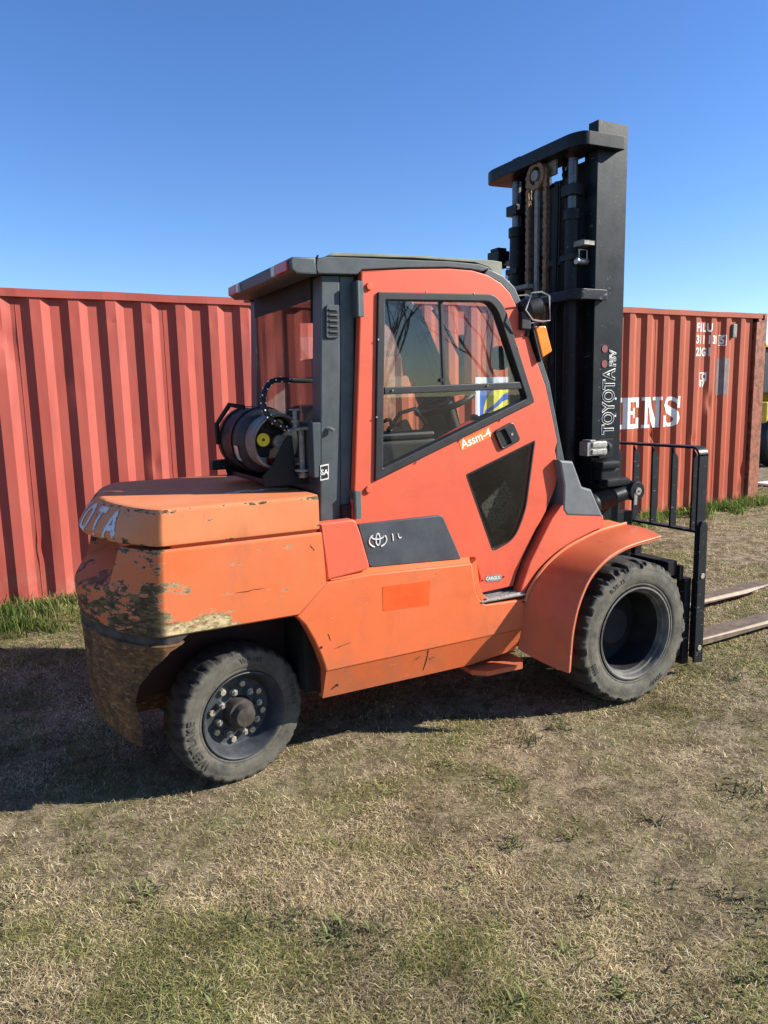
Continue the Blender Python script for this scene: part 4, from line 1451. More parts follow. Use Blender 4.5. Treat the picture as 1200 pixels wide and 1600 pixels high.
# ------------------------------------------------------------------ wheels
def tyre_mesh(R, w, rin, nlug, depth, chip, seed):
    r_ = np.random.default_rng(seed)
    hw = w / 2
    H = R - rin
    prof_ = [(-hw + 0.028, rin - 0.006), (-hw + 0.012, rin + 0.002), (-hw + 0.006, rin + 0.012), (-hw + 0.007, rin + 0.02), (-hw + 0.002, rin + 0.028), (-hw, rin + 0.3 * H), (-hw - 0.003, rin + 0.45 * H), (-hw - 0.002, rin + 0.58 * H),
             (-hw + 0.002, rin + 0.68 * H), (-hw + 0.001, rin + 0.72 * H), (-hw + 0.002, rin + 0.78 * H), (-hw + 0.003, rin + 0.86 * H), (-hw + 0.006, R - 0.012), (-hw + 0.014, R - 0.004)]
    for q in np.linspace(-hw + 0.026, 0, 9):
        prof_.append((q, R - 0.002 + 0.003 * (1 - abs(q) / hw)))
    full = prof_ + [(-y, r) for y, r in prof_[-2::-1]]
    NA = nlug * 14
    off = r_.random(64)
    chipv = r_.random((nlug * 2 + 2, 4))
    verts, dust = [], []
    for k in range(NA):
        a = 2 * PI * k / NA
        for j, (y, r) in enumerate(full):
            side = -1 if y < 0 else 1
            ph = (k / 14.0 + (0.5 if side > 0 else 0)) % nlug
            fr = ph % 1.0
            li = int(ph)
            t_in = smoothstep(rin + 0.74 * H, rin + 0.80 * H, r)            # only on the shoulder and tread
            t_c = smoothstep(0.10 * w, 0.18 * w, abs(y))                # closed rib in the centre
            gsh = 1 - smoothstep(0.13, 0.19, abs(fr - 0.5 + 0.15 * (abs(y) / hw)))
            dr = depth * t_in * t_c * gsh
            cv = chipv[li % len(chipv), 0 if side < 0 else 1]
            edge = smoothstep(hw - 0.055, hw - 0.012, abs(y)) * smoothstep(rin + 0.8 * H, rin + 0.9 * H, r)
            wob_ = noise.noise(Vector((math.cos(a) * 14, math.sin(a) * 14, y * 30 + seed)))
            wob2 = noise.noise(Vector((math.cos(a) * 40, math.sin(a) * 40, y * 60 + seed)))
            dr += chip * edge * (max(0, cv - 0.45) * 1.6 + max(0, wob_) * 1.2 + max(0, wob2) * 0.6)
            dy = side * -1 * chip * edge * (max(0, wob_) * 0.9 + max(0, wob2) * 0.6)
            rr = r - dr + 0.0012 * wob2 * t_in
            verts.append((rr * math.cos(a), y + dy, rr * math.sin(a)))
            dust.append(0.25 + 0.75 * (1 - smoothstep(rin + 0.82 * H, rin + 0.95 * H, r)) - 0.2 * gsh * t_in)
    m = len(full)
    k, j = np.meshgrid(np.arange(NA), np.arange(m - 1), indexing='ij')
    a = (k * m + j).ravel()
    b_ = (((k + 1) % NA) * m + j).ravel()
    f = np.stack([a, b_, b_ + 1, a + 1], -1)
    me = bpy.data.meshes.new('tyre')
    me.from_pydata(verts, [], f.tolist())
    at = me.attributes.new('dust', 'FLOAT', 'POINT')
    at.data.foreach_set('value', np.array(dust, dtype=np.float32))
    return me


def arc_text(s, size, r, a_mid, y, flip=False, bold=0.001):
    """raised lettering round a sidewall facing -y; a in radians from +x, counter-clockwise as seen from -y"""
    me = text_mesh(s, size, 'CENTER', bold, None, 1.0, 0.0012, 1.15)
    for v in me.vertices:
        a = a_mid - v.co.x / r if not flip else a_mid + v.co.x / r
        rr = r + v.co.y if not flip else r - v.co.y
        v.co = (rr * math.cos(a), y - v.co.z, rr * math.sin(a))
    return me


def sub_of(parent, o):
    o.parent = parent
    o.matrix_parent_inverse = Matrix.Identity(4)
    return o


def wheel(name, kind, pos, rz, tyre_me, w, mirror=False):
    e = bpy.data.objects.new(name, None)
    COL.objects.link(e)
    e.empty_display_size = 0.1
    e.parent = FL
    e.matrix_parent_inverse = Matrix.Translation(WORLD_OF[FL]).inverted()
    e.location = pos
    e.rotation_euler = (0, 0, rz + (PI if mirror else 0))
    o = bpy.data.objects.new('tyre', tyre_me)
    COL.objects.link(o)
    sub_of(e, o)
    hw = w / 2
    if kind == 'front':
        rim = MB().lathe_y([(-hw + 0.012, 0.262), (-hw + 0.004, 0.266), (-hw + 0.002, 0.257), (-hw + 0.012, 0.247), (-hw + 0.03, 0.243), (-hw + 0.034, 0.233), (-hw + 0.05, 0.231), (-hw + 0.06, 0.226)], n=72)
        sub_of(e, rim.build('rim', 'rim', None))
        brl = MB().lathe_y([(-hw + 0.061, 0.2262), (hw - 0.06, 0.222), (hw - 0.05, 0.12), (hw - 0.05, 0.0)], n=72)
        sub_of(e, brl.build('rim_barrel', 'barrel', None))
        hub = MB().lathe_y([(hw - 0.052, 0.15), (hw - 0.09, 0.15), (hw - 0.1, 0.13), (hw - 0.13, 0.1), (hw - 0.13, 0.0)], n=40)
        sub_of(e, hub.build('hub', 'dark', None))
    else:
        rim = MB().lathe_y([(-hw + 0.02, 0.198), (-hw + 0.004, 0.205), (-hw + 0.002, 0.2), (-hw + 0.012, 0.19), (-hw + 0.03, 0.184), (-hw + 0.036, 0.176), (-hw + 0.06, 0.168), (-hw + 0.075, 0.158), (-hw + 0.08, 0.145), (-hw + 0.078, 0.10), (-hw + 0.07, 0.075), (-hw + 0.07, 0.0)], n=72)
        sub_of(e, rim.build('rim', 'rimdark', None))
        hub = MB().lathe_y([(-hw + 0.072, 0.078), (-hw + 0.03, 0.07), (-hw + 0.022, 0.066), (-hw + 0.02, 0.055), (-hw - 0.005, 0.05), (-hw - 0.012, 0.046), (-hw - 0.014, 0.03), (-hw - 0.013, 0.0)], n=40)
        sub_of(e, hub.build('hub', 'hubm', None))
        nut = MB().cyl((0, -hw + 0.046, 0), (0, -hw + 0.08, 0), 0.0165, 0.0175, 6, 0.002).cyl((0, -hw + 0.036, 0), (0, -hw + 0.05, 0), 0.009, n=10).mesh()
        bolt = MB().cyl((0, -hw + 0.062, 0), (0, -hw + 0.082, 0), 0.0145, 0.0145, 8, 0.002).mesh()
        for k in range(8):
            a = 2 * PI * k / 8 + 0.2
            o = link('wheel_nut', nut, 'steel', None)
            sub_of(e, o)
            o.location = (0.104 * math.cos(a), 0, 0.104 * math.sin(a))
            o = link('wheel_bolt', bolt, 'zinc', None)
            sub_of(e, o)
            o.location = (0.131 * math.cos(a + 0.36), 0, 0.131 * math.sin(a + 0.36))
    return e


M['barrel'] = plain('shade_black_barrel', (0.014, 0.014, 0.015), 0.7, 0, 0.5, 8)  # near-black colour stands in for the shadow inside the wheel bore
M['rim'] = plain('dark_rim', (0.12, 0.115, 0.1), 0.55, 0, 0.5, 10)
M['rimdark'] = plain('grey_rim', (0.035, 0.04, 0.046), 0.5, 0, 0.4, 12)
M['hubm'] = plain('greasy_hub', (0.045, 0.036, 0.03), 0.55, 0, 0.5, 25)
WF, WR = 0.30, 0.19
tf = tyre_mesh(0.408, WF, 0.266, 22, 0.012, 0.016, 3)
tf.materials.append(M['tyre'])
trr = tyre_mesh(0.318, WR, 0.203, 30, 0.005, 0.003, 9)
trr.materials.append(M['tyre_r'])
for me_ in (tf, trr):
    me_.shade_smooth()
    me_.set_sharp_from_angle(angle=math.radians(38))
wf = wheel('front_wheel', 'front', (2.158, -0.30 + WF / 2, 0.409), 0, tf, WF)
wheel('front_wheel', 'front', (2.158, 2 * YC + 0.30 - WF / 2, 0.409), 0, tf, WF, True)
wr = wheel('rear_wheel', 'rear', (0.0 - 0.016, WR / 2, 0.315), math.radians(10.8), trr, WR)
wheel('rear_wheel', 'rear', (0.0, 2 * YC - WR / 2, 0.315), math.radians(10.8), trr, WR, True)
M['tyretext'] = plain('raised_rubber', (0.06, 0.056, 0.046), 0.85, 0, 0.3, 30)
M['tyretext_r'] = plain('raised_rubber_grey', (0.045, 0.043, 0.037), 0.85, 0, 0.3, 30)
for me_, par, mt in ((arc_text('WESTLAKE', 0.046, 0.262, math.radians(196), -WR / 2 - 0.0035), wr, 'tyretext_r'), (arc_text('7.00-12', 0.03, 0.262, math.radians(8), -WR / 2 - 0.0035), wr, 'tyretext_r'), (arc_text('WP-105', 0.03, 0.262, math.radians(80), -WR / 2 - 0.0035), wr, 'tyretext_r'),
                     (arc_text('8.25-15', 0.034, 0.337, math.radians(118), -WF / 2 - 0.0035), wf, 'tyretext'), (arc_text('SOLID', 0.034, 0.337, math.radians(-62), -WF / 2 - 0.0035), wf, 'tyretext'), (arc_text('3000', 0.03, 0.337, math.radians(205), -WF / 2 - 0.0035), wf, 'tyretext')):
    sub_of(par, link('sidewall_text', me_, mt, None, 0))

# ------------------------------------------------------------------ mast
MST = bpy.data.objects.new('mast', None)
COL.objects.link(MST)
MST.parent = FL
MST.matrix_parent_inverse = Matrix.Translation(WORLD_OF[FL]).inverted()
MST.location = (0, 0, 0)
WORLD_OF[MST] = Vector((0, 0, 0))


def chan(y_out, sg, x0, x1, z0, z1, web, flange, th):
    """a C channel whose web faces outward (sg = -1 for the near side)"""
    o = [(x0, 0), (x1, 0), (x1, flange), (x1 - th, flange), (x1 - th, web), (x0 + th, web), (x0 + th, flange), (x0, flange)]
    b = MB()
    A = [b.bm.verts.new((x, y_out - sg * d, z0)) for x, d in o]
    B = [b.bm.verts.new((x, y_out - sg * d, z1)) for x, d in o]
    n = len(o)
    for k in range(n):
        b.bm.faces.new((A[k], A[(k + 1) % n], B[(k + 1) % n], B[k]))
    b.bm.faces.new(A[::-1]); b.bm.faces.new(B)
    bmesh.ops.bevel(b.bm, geom=[e for e in b.bm.edges if abs(e.verts[0].co.z - e.verts[1].co.z) > 1], offset=0.004, segments=2, profile=0.5, affect='EDGES')
    return b


YM = 0.09
M['rodm'] = plain('oily_rod', (0.12, 0.12, 0.12), 0.3, 0.6, 0.3, 20)
for sg in (-1, 1):
    y0 = YM if sg < 0 else 2 * YC - YM
    chan(y0, sg, 2.167, 2.391, 0.12, 3.203, 0.022, 0.075, 0.03).build('outer_upright', 'mast', MST, 30)
    chan(y0 - sg * 0.078, sg, 2.20, 2.375, 0.14, 3.13, 0.02, 0.06, 0.028).build('inner_upright', 'mast', MST, 30)
    yc_ = y0 - sg * 0.125
    # lift cylinder
    cyl = MB().cyl((2.105, yc_, 0.3), (2.105, yc_, 2.70), 0.042, n=28)
    cyl.cyl((2.105, yc_, 2.70), (2.105, yc_, 2.76), 0.05, n=28, bev=0.006)
    cyl.build('lift_cylinder', 'black', MST)
    MB().cyl((2.105, yc_, 2.76), (2.105, yc_, 3.03), 0.028, n=24).build('piston_rod', 'rodm', MST)
    MB().box(2.06, 2.15, yc_ - 0.05, yc_ + 0.05, 2.83, 2.89, 0.006).build('rod_block', 'black', MST)
    chan(y0 - sg * 0.15, sg, 2.225, 2.38, 0.16, 3.04, 0.02, 0.115 if sg < 0 else 0.10, 0.026).build('carriage_upright', 'mast', MST, 30)
    # clamp that holds the cylinder
    MB().box(2.06, 2.19, yc_ - 0.055, yc_ + 0.055, 2.48, 2.515, 0.006).build('cylinder_clamp', 'black', MST)
    MB().tube([(2.09, yc_ + sg * 0.075, 2.46), (2.09, yc_ + sg * 0.075, 2.53), (2.15, yc_ + sg * 0.075, 2.53), (2.15, yc_ + sg * 0.075, 2.46)], 0.005, 6).cyl((2.08, yc_ + sg * 0.065, 2.47), (2.16, yc_ + sg * 0.065, 2.47), 0.018, n=16).build('hose_roller', 'steel', MST)
    MB().box(2.085, 2.17, yc_ + sg * 0.03, yc_ + sg * 0.12, 2.55, 2.575, 0.003).build('roller_bracket', 'oldgrey', MST)

# crosshead plate with rounded rear corners
def plan_plate(name, pts, z0, z1, mat, par, bev=0.006):
    cu_me = plate_mesh(pts, [], z0, z1, bev)     # in x/z then stood up; turn into x/y
    cu_me.transform(Matrix(((1, 0, 0, 0), (0, 0, 1, 0), (0, 1, 0, 0), (0, 0, 0, 1))))
    cu_me.flip_normals()
    return link(name, cu_me, mat, par)


plan_plate('mast_crosshead', round_poly([(2.31, 0.03), (2.03, 0.045), (1.995, 0.12), (1.995, 2 * YC - 0.09), (2.03, 2 * YC - 0.01), (2.31, 2 * YC - 0.04), (2.31, 2 * YC - 0.16), (2.20, 2 * YC - 0.2), (2.20, 0.2), (2.31, 0.16)], [0.01, 0.05, 0.06, 0.06, 0.04, 0.01, 0.01, 0.03, 0.03, 0.01]), 3.05, 3.12, 'mast', MST, 0.004)
plan_plate('mast_cross_tie', round_poly([(2.235, 0.06), (2.04, 0.06), (2.0, 0.11), (2.0, 2 * YC - 0.11), (2.04, 2 * YC - 0.06), (2.235, 2 * YC - 0.06), (2.235, 2 * YC - 0.085), (2.16, 2 * YC - 0.088), (2.09, 2 * YC - 0.25), (2.09, 0.25), (2.16, 0.088), (2.235, 0.085)], [0.008, 0.02, 0.03, 0.03, 0.02, 0.008, 0, 0.0, 0.03, 0.03, 0, 0]), 2.252, 2.308, 'rail', MST, 0.004)
MB().box(2.17, 2.20, 0.16, 2 * YC - 0.16, 1.10, 1.25, 0.006).build('lower_cross_tie', 'mast', MST)
MB().box(2.19, 2.215, 0.22, 2 * YC - 0.22, 2.50, 2.53).build('inner_cross_tie', 'black', MST)
# chain wheel, chains, free-lift ram
def chain_link_mesh(pitch=0.038, w=0.033):
    b = MB()
    for dx in (-0.009, 0.009):
        pts = []
        for a in np.linspace(0, PI, 7):
            pts.append((math.cos(a) * w * 0.5, pitch * 0.5 + math.sin(a) * w * 0.45))
        pts += [(-w * 0.34, 0)]
        for a in np.linspace(PI, 2 * PI, 7):
            pts.append((math.cos(a) * w * 0.5, -pitch * 0.5 + math.sin(a) * w * 0.45))
        pts += [(w * 0.34, 0)]
        A = [b.bm.verts.new((dx - 0.003, p, q)) for p, q in pts]
        B = [b.bm.verts.new((dx + 0.003, p, q)) for p, q in pts]
        n = len(pts)
        for k in range(n):
            b.bm.faces.new((A[k], A[(k + 1) % n], B[(k + 1) % n], B[k]))
        b.bm.faces.new(A[::-1]); b.bm.faces.new(B)
    b.cyl((-0.0125, 0, pitch * 0.5), (0.0125, 0, pitch * 0.5), 0.006, n=8)
    b.cyl((-0.0125, 0, -pitch * 0.5), (0.0125, 0, -pitch * 0.5), 0.006, n=8)
    return b.mesh()


def chain(name, x, y, z0, z1, mat, pitch=0.038):
    b = MB()
    z = z0
    k = 0
    base = chain_link_mesh(pitch)
    while z < z1:
        c = base.copy()
        sc = Matrix.Diagonal((1.0 if k % 2 else 0.72, 1, 1, 1))
        b.add_mesh(c, Matrix.Translation((x, y + 0.0012 * math.sin(k * 1.7), z)) @ sc)
        z += pitch
        k += 1
    bpy.data.meshes.remove(base)
    o = b.build(name, mat, MST)
    o['kind'] = 'stuff'
    return o


XS, YS, ZS = 2.035, 0.435, 2.985
chain('lift_chain', XS, YS + 0.078, 2.40, 2.99, 'chain')
chain('lift_chain', XS, YS - 0.078, 1.0, 2.99, 'chain')
MB().box(XS - 0.01, XS + 0.01, YS - 0.014, YS + 0.014, 2.1, 2.98, 0.004).build('chain_anchor_strip', 'oldgrey', MST)
cw_ = MB()
for xx in (-0.017, 0.011):
    pass
ring = [(-0.02, 0.076), (0.02, 0.076), (0.02, 0.05), (-0.02, 0.05)]
me_ = MB().lathe_y(ring, (0, 0, 0), 36, True).mesh()
me_.transform(Matrix.Translation((XS, YS, ZS)) @ Matrix.Rotation(PI / 2, 4, 'Z'))
link('chain_wheel', me_, 'chain', MST)
me_ = MB().lathe_y([(-0.025, 0.0), (-0.025, 0.03), (0.025, 0.03), (0.025, 0.0)], (0, 0, 0), 24).mesh()
me_.transform(Matrix.Translation((XS, YS, ZS)) @ Matrix.Rotation(PI / 2, 4, 'Z'))
link('chain_wheel_axle', me_, 'oldgrey', MST)
MB().box(XS + 0.03, XS + 0.05, YS - 0.12, YS + 0.04, 2.97, 3.06, 0.006).build('wheel_bracket', 'oldgrey', MST)
MB().cyl((2.30, 0.52, 0.3), (2.30, 0.52, 2.96), 0.085, n=28).build('free_lift_cylinder', 'black', MST)
chain('lift_chain', 2.15, 0.33, 2.2, 3.04, 'dark')
chain('lift_chain', 2.15, 0.60, 1.2, 3.04, 'dark')
# chain anchor on the far side
an = MB().cyl((XS, YS + 0.078, 2.38), (XS, YS + 0.078, 2.46), 0.010, n=10)
an.box(XS - 0.05, XS + 0.02, YS + 0.02, YS + 0.17, 2.36, 2.385, 0.003)
an.cyl((XS, YS + 0.078, 2.30), (XS, YS + 0.078, 2.355), 0.019, n=6)
an.build('chain_anchor', 'oldgrey', MST)
MB().cyl((XS, YS + 0.078, 2.0), (XS, YS + 0.078, 2.30), 0.018, n=14).build('anchor_rod', 'fork', MST)
MB().box(2.03, 2.12, 0.80, 0.92, 2.56, 2.64, 0.008).box(2.04, 2.11, 0.82, 0.90, 2.642, 2.66, 0.004).box(2.04, 2.11, 0.82, 0.90, 2.535, 2.558, 0.004).build('hose_clamp_block', 'black', MST)
for k, (yy, sw_) in enumerate(((0.40, 0.03), (0.37, -0.02), (0.285, 0.015))):
    MB().tube([(2.13, yy + sw_ * math.sin(z * 1.6 + k), z) for z in np.linspace(1.0, 2.95, 24)], 0.013, 8).build('hydraulic_hose', 'rubber', MST)
MB().tube([(2.10, 0.36, 1.9), (2.08, 0.33, 1.6), (2.0, 0.3, 1.35), (1.95, 0.32, 1.1)], 0.016, 8).build('hydraulic_hose', 'rubber', MST)
# TOYOTA up the near upright, outlined
me = text_mesh('TOYOTA', 0.128, 'LEFT', 0.003, 0.0032, 0.70, 0, 1.02)
me.transform(Matrix.Translation((2.292, 0.0885, 1.495)) @ Matrix.Rotation(-PI / 2, 4, 'Y') @ XZ)
link('mast_lettering', me, 'white', MST, 0)
me = text_mesh('FSV', 0.07, 'LEFT', 0.002, 0.0036, 0.8, 0, 1.1)
me.transform(Matrix.Translation((2.315, 0.0885, 1.885)) @ Matrix.Rotation(-PI / 2, 4, 'Y') @ XZ)
link('worn_mast_lettering', me, 'worn_white', MST, 0)
M['stick_red'] = plain('red_sticker', (0.2, 0.03, 0.035), 0.6, 0, 0.3)
for zz in (1.90, 1.985):
    MB().cyl((2.25, 0.0865, zz), (2.25, 0.0895, zz), 0.022, n=20).build('round_sticker', 'stick_red', MST)
for x, z in ((2.345, 1.70), (2.345, 1.60)):
    MB().box(x - 0.006, x + 0.006, 0.0872, 0.0897, z - 0.005, z + 0.006).build('paint_fleck', 'white', MST)
# silver valve block on a bracket, tilt cylinder
vb = MB().box(2.045, 2.19, -0.005, 0.06, 1.385, 1.465, 0.004)
for k in range(2):
    vb.box(2.075, 2.185, -0.016, -0.004, 1.392 + k * 0.04, 1.42 + k * 0.04, 0.004)
vb.box(2.06, 2.10, -0.012, 0.055, 1.466, 1.475, 0.002)
vb.cyl((2.19, 0.02, 1.44), (2.21, 0.02, 1.44), 0.009, n=8).cyl((2.19, 0.02, 1.40), (2.21, 0.02, 1.40), 0.009, n=8)
vb.build('switch_box', 'chrome' if 'chrome' in M else 'steel', MST)
MB().cyl((2.21, 0.03, 1.425), (2.25, 0.05, 1.425), 0.03, n=16).box(2.19, 2.30, 0.05, 0.089, 1.36, 1.47, 0.004).build('switch_mount', 'black', MST)
TC0, TC1 = Vector((1.98, -0.005, 1.09)), Vector((2.39, -0.005, 1.165))
dv = (TC1 - TC0).normalized()
MB().cyl(TC0, TC0 + dv * 0.13, 0.052, n=24).cyl(TC0 + dv * 0.09, TC0 + dv * 0.12, 0.066, n=24, bev=0.005).build('tilt_cylinder', 'black', FL)
bl = []
rad = []
for k in range(25):
    bl.append(TC0 + dv * (0.12 + 0.14 * k / 24))
    rad.append(0.056 if k % 4 in (0,) else (0.049 if k % 2 else 0.044))
MB().tube(bl, 0.05, 20, False, rad).build('tilt_bellows', 'boot', FL)
cv = MB().cyl(TC0 + dv * 0.25, TC1, 0.045, n=20)
cv.cyl(TC1 + Vector((0, -0.055, 0)), TC1 + Vector((0, 0.09, 0)), 0.058, n=28, bev=0.008)
cv.box(2.18, 2.33, 0.02, 0.088, 1.18, 1.30, 0.015)
cv.box(2.18, 2.36, -0.03, 0.088, 1.20, 1.245, 0.012)
cv.box(2.17, 2.31, 0.0, 0.088, 1.30, 1.345, 0.015)
cv.build('tilt_clevis', 'black', FL)
MB().cyl(TC1 + Vector((0, -0.062, 0)), TC1 + Vector((0, -0.05, 0)), 0.022, n=16).box(2.36, 2.385, -0.0635, -0.056, 1.085, 1.16, 0.004).build('clevis_pin', 'steel', FL)
MB().cyl(TC1 + Vector((0, -0.064, 0)), TC1 + Vector((0, -0.061, 0)), 0.006, n=10).build('pin_bore', 'dark', FL)

# carriage, backrest, forks --------------------------------------------------
XB = 2.80
cg = MB()
cg.box(2.62, 2.70, -0.10, 2 * YC + 0.10, 0.63, 0.72, 0.006)
cg.box(2.62, 2.70, -0.10, 2 * YC + 0.10, 0.10, 0.19, 0.006)
cg.box(2.701, 2.735, -0.12, 2 * YC + 0.12, 0.60, 0.69, 0.006)
cg.box(2.701, 2.735, -0.12, 2 * YC + 0.12, 0.12, 0.20, 0.006)
for y in (0.22, 2 * YC - 0.22):
    cg.box(2.45, 2.619, y - 0.03, y + 0.03, 0.12, 1.0, 0.006)
for k in range(8):
    y = -0.05 + k * 0.145
    cg.box(2.735, 2.752, y, y + 0.05, 0.675, 0.70, 0.003)
cg.build('carriage', 'black', FL)
MB().box(2.64, 2.70, 0.18, 0.30, 0.721, 0.77, 0.004).build('carriage_stop', 'black', FL)
MB().box(2.745, 2.80, -0.125, -0.06, 0.06, 0.605, 0.004).build('carriage_side', 'rail', FL)
MB().box(2.745, 2.80, 2 * YC + 0.06, 2 * YC + 0.125, 0.06, 0.605, 0.004).build('carriage_side', 'rail', FL)
BK = bpy.data.objects.new('load_backrest', None)
COL.objects.link(BK)
BK.parent = FL
BK.matrix_parent_inverse = Matrix.Translation(WORLD_OF[FL]).inverted()
WORLD_OF[BK] = Vector((0, 0, 0))
# hoop: flat bar 70 mm deep in x, bent over the top corners
y0b, y1b = -0.155, 2 * YC + 0.155


def hoop():
    path = [(y0b, 0.60), (y0b, 1.36)]
    for a in np.linspace(PI, PI / 2, 7):
        path.append((y0b + 0.055 + 0.055 * math.cos(a), 1.352 + 0.055 * math.sin(a)))
    for a in np.linspace(PI / 2, 0, 7):
        path.append((y1b - 0.055 + 0.055 * math.cos(a), 1.352 + 0.055 * math.sin(a)))
    path += [(y1b, 1.36), (y1b, 0.60)]
    th = 0.014
    inner = []
    for i, (y, z) in enumerate(path):
        a = path[max(i - 1, 0)]
        c = path[min(i + 1, len(path) - 1)]
        t_ = Vector((c[0] - a[0], c[1] - a[1])).normalized()
        n_ = Vector((t_.y, -t_.x))
        inner.append((y + n_.x * th, z + n_.y * th))
    b = MB()
    xa, xb2 = 2.79, 2.865
    V = [[b.bm.verts.new(q) for q in ((xa, p[0], p[1]), (xb2, p[0], p[1]), (xb2, r[0], r[1]), (xa, r[0], r[1]))] for p, r in zip(path, inner)]
    for A, B in zip(V, V[1:]):
        for k in range(4):
            b.bm.faces.new((A[k], A[(k + 1) % 4], B[(k + 1) % 4], B[k]))
    b.bm.faces.new(V[0][::-1]); b.bm.faces.new(V[-1])
    return b


hoop().build('backrest_frame', 'rail', BK, 40)
MB().box(2.80, 2.855, y0b + 0.016, y1b - 0.016, 0.885, 0.90, 0.002).build('bottom_bar', 'rail', BK)
for k in range(8):
    y = y0b + 0.055 + 0.155 * k - 0.005
    if y < y1b - 0.05:
        bar = plate_mesh([(2.80, 0.901), (2.852, 0.901), (2.852, 1.33), (2.815, 1.372), (2.80, 1.391)], [], y, y + 0.013, 0.002)
        link('vertical_bar', bar, 'rail', BK)
for yy in (y0b - 0.016, y1b + 0.001):
    pl_ = plate_mesh(round_poly([(2.80, 0.075), (2.875, 0.065), (2.868, 0.93), (2.845, 0.962), (2.815, 0.955), (2.80, 0.92)], [0.003, 0.003, 0.015, 0.01, 0.01, 0.015]), [], yy, yy + 0.0155, 0.002)
    link('backrest_arm', pl_, 'rail', BK)
    for z in (0.165, 0.62):
        s = -1 if yy < YC else 1
        e0 = yy if s < 0 else yy + 0.0155
        MB().cyl((2.837, e0 + s * 0.006, z), (2.837, e0 - s * 0.004, z), 0.017, n=18, bev=0.002).build('arm_bolt', 'zinc', BK)
MB().box(2.80, 2.86, y0b + 0.0005, y0b + 0.03, 0.10, 0.60, 0.003).build('arm_backing', 'black', BK)


def fork(y0, y1, xt, zt, name):
    b = MB()
    prof_ = [(2.737, 0.66), (2.737, 0.03), (2.80, 0.02), (xt - 0.35, 0.03 + zt), (xt, 0.055 + zt), (xt, 0.066 + zt), (2.86, 0.078), (2.785, 0.11), (2.785, 0.66)]
    m = plate_mesh(prof_, [], y0, y1, 0.005)
    # taper the tip
    for v in m.vertices:
        if v.co.x > xt - 0.16:
            f_ = (v.co.x - (xt - 0.16)) / 0.16
            c = (y0 + y1) / 2
            v.co.y = c + (v.co.y - c) * (1 - 0.3 * f_ * f_)
    return link(name, m, 'fork', FL)


fork(0.095, 0.255, 4.86, 0.03, 'fork')
fork(0.70, 0.86, 4.86, 0.03, 'fork')

# ------------------------------------------------------------------ gas cylinder lying across the deck
BX, GX, GZ = 0.205, 0.275, 1.545
GC = empty('gas_cylinder', (GX, 0.45, 1.39))
tag(GC, 'worn grey gas cylinder strapped across the rear deck', 'gas cylinder')
t = NT('worn_grey_cylinder_paint')
c = t.mix(t.ramp(t.noise(5, 8, 0.7), 0.38, 0.66), (0.018, 0.02, 0.025), (0.055, 0.047, 0.045))
c = t.mix(t.math('MULTIPLY', t.ramp(t.noise(8, 9, 0.72, (1, 0.6, 1), 5), 0.52, 0.68), 0.8), c, (0.15, 0.075, 0.055))
c = t.mix(t.math('MULTIPLY', t.ramp(t.noise(5, 7, 0.7, None, 12), 0.64, 0.67), 0.8), c, (0.3, 0.26, 0.25))
t.bsdf(c, 0.55, 0, t.noise(30, 5), 0.001, 0.4, 0.15)
M['gas'] = t.m
M['collar'] = plain('pale_collar', (0.2, 0.19, 0.165), 0.5, 0.2, 0.4, 16)
MB().lathe_y([(0.235, 0.0), (0.235, 0.06), (0.24, 0.10), (0.255, 0.135), (0.285, 0.153), (0.31, 0.157), (0.42, 0.157), (0.425, 0.1595), (0.435, 0.1595), (0.44, 0.157), (0.60, 0.157), (0.64, 0.145), (0.67, 0.11), (0.68, 0.0)], (GX, 0, GZ), 56).build('cylinder_body', 'gas', GC)
b = MB()
n = 40
for (ra, rb_, ya, yb, nm) in ((0.128, 0.122, 0.13, 0.252, 0),):
    V = []
    for k in range(n + 1):
        a = 0.55 + (2 * PI - 1.25) * k / n
        yy = ya + (0.02 * math.sin(a * 2.0))
        V.append([b.bm.verts.new((GX + r * math.cos(a), y, GZ + r * math.sin(a))) for r, y in ((ra, yb), (ra, yy), (rb_, yy), (rb_, yb))])
    for A, B in zip(V, V[1:]):
        for k in range(4):
            b.bm.faces.new((A[k], A[(k + 1) % 4], B[(k + 1) % 4], B[k]))
    b.bm.faces.new(V[0]); b.bm.faces.new(V[-1][::-1])
b.build('collar', 'collar', GC)
MB().tube([(GX + 0.125 * math.cos(a), 0.135, GZ + 0.125 * math.sin(a)) for a in np.linspace(0.6, 2 * PI - 0.75, 40)], 0.008, 8).build('collar_bead', 'collar', GC)
MB().lathe_y([(0.66, 0.13), (0.72, 0.13), (0.72, 0.122), (0.66, 0.122)], (GX, 0, GZ), 40, True).build('foot_ring', 'gas', GC)
MB().cyl((GX + 0.01, 0.17, GZ), (GX + 0.01, 0.24, GZ), 0.024, n=16).cyl((GX + 0.01, 0.14, GZ), (GX + 0.01, 0.17, GZ), 0.034, n=16, bev=0.004).build('valve', 'oldgrey', GC)
MB().cyl((GX - 0.065, 0.172, GZ + 0.012), (GX - 0.065, 0.18, GZ + 0.012), 0.031, n=24).build('yellow_cap', 'yellow', GC)
MB().cyl((GX - 0.065, 0.18, GZ + 0.012), (GX - 0.065, 0.235, GZ + 0.012), 0.012, n=12).build('cap_stem', 'plastic', GC)
MB().cyl((GX - 0.0645, 0.1705, GZ + 0.012), (GX - 0.0645, 0.1725, GZ + 0.012), 0.007, n=12).build('cap_hole', 'plastic', GC)
M['olive'] = plain('olive_cap', (0.3, 0.36, 0.04), 0.5, 0, 0.15)
MB().cyl((GX + 0.03, 0.205, GZ + 0.085), (GX + 0.03, 0.235, GZ + 0.085), 0.018, n=16).build('small_cap', 'olive', GC)
lab = [(0.33, a, 0) for a in ()]
b = MB()
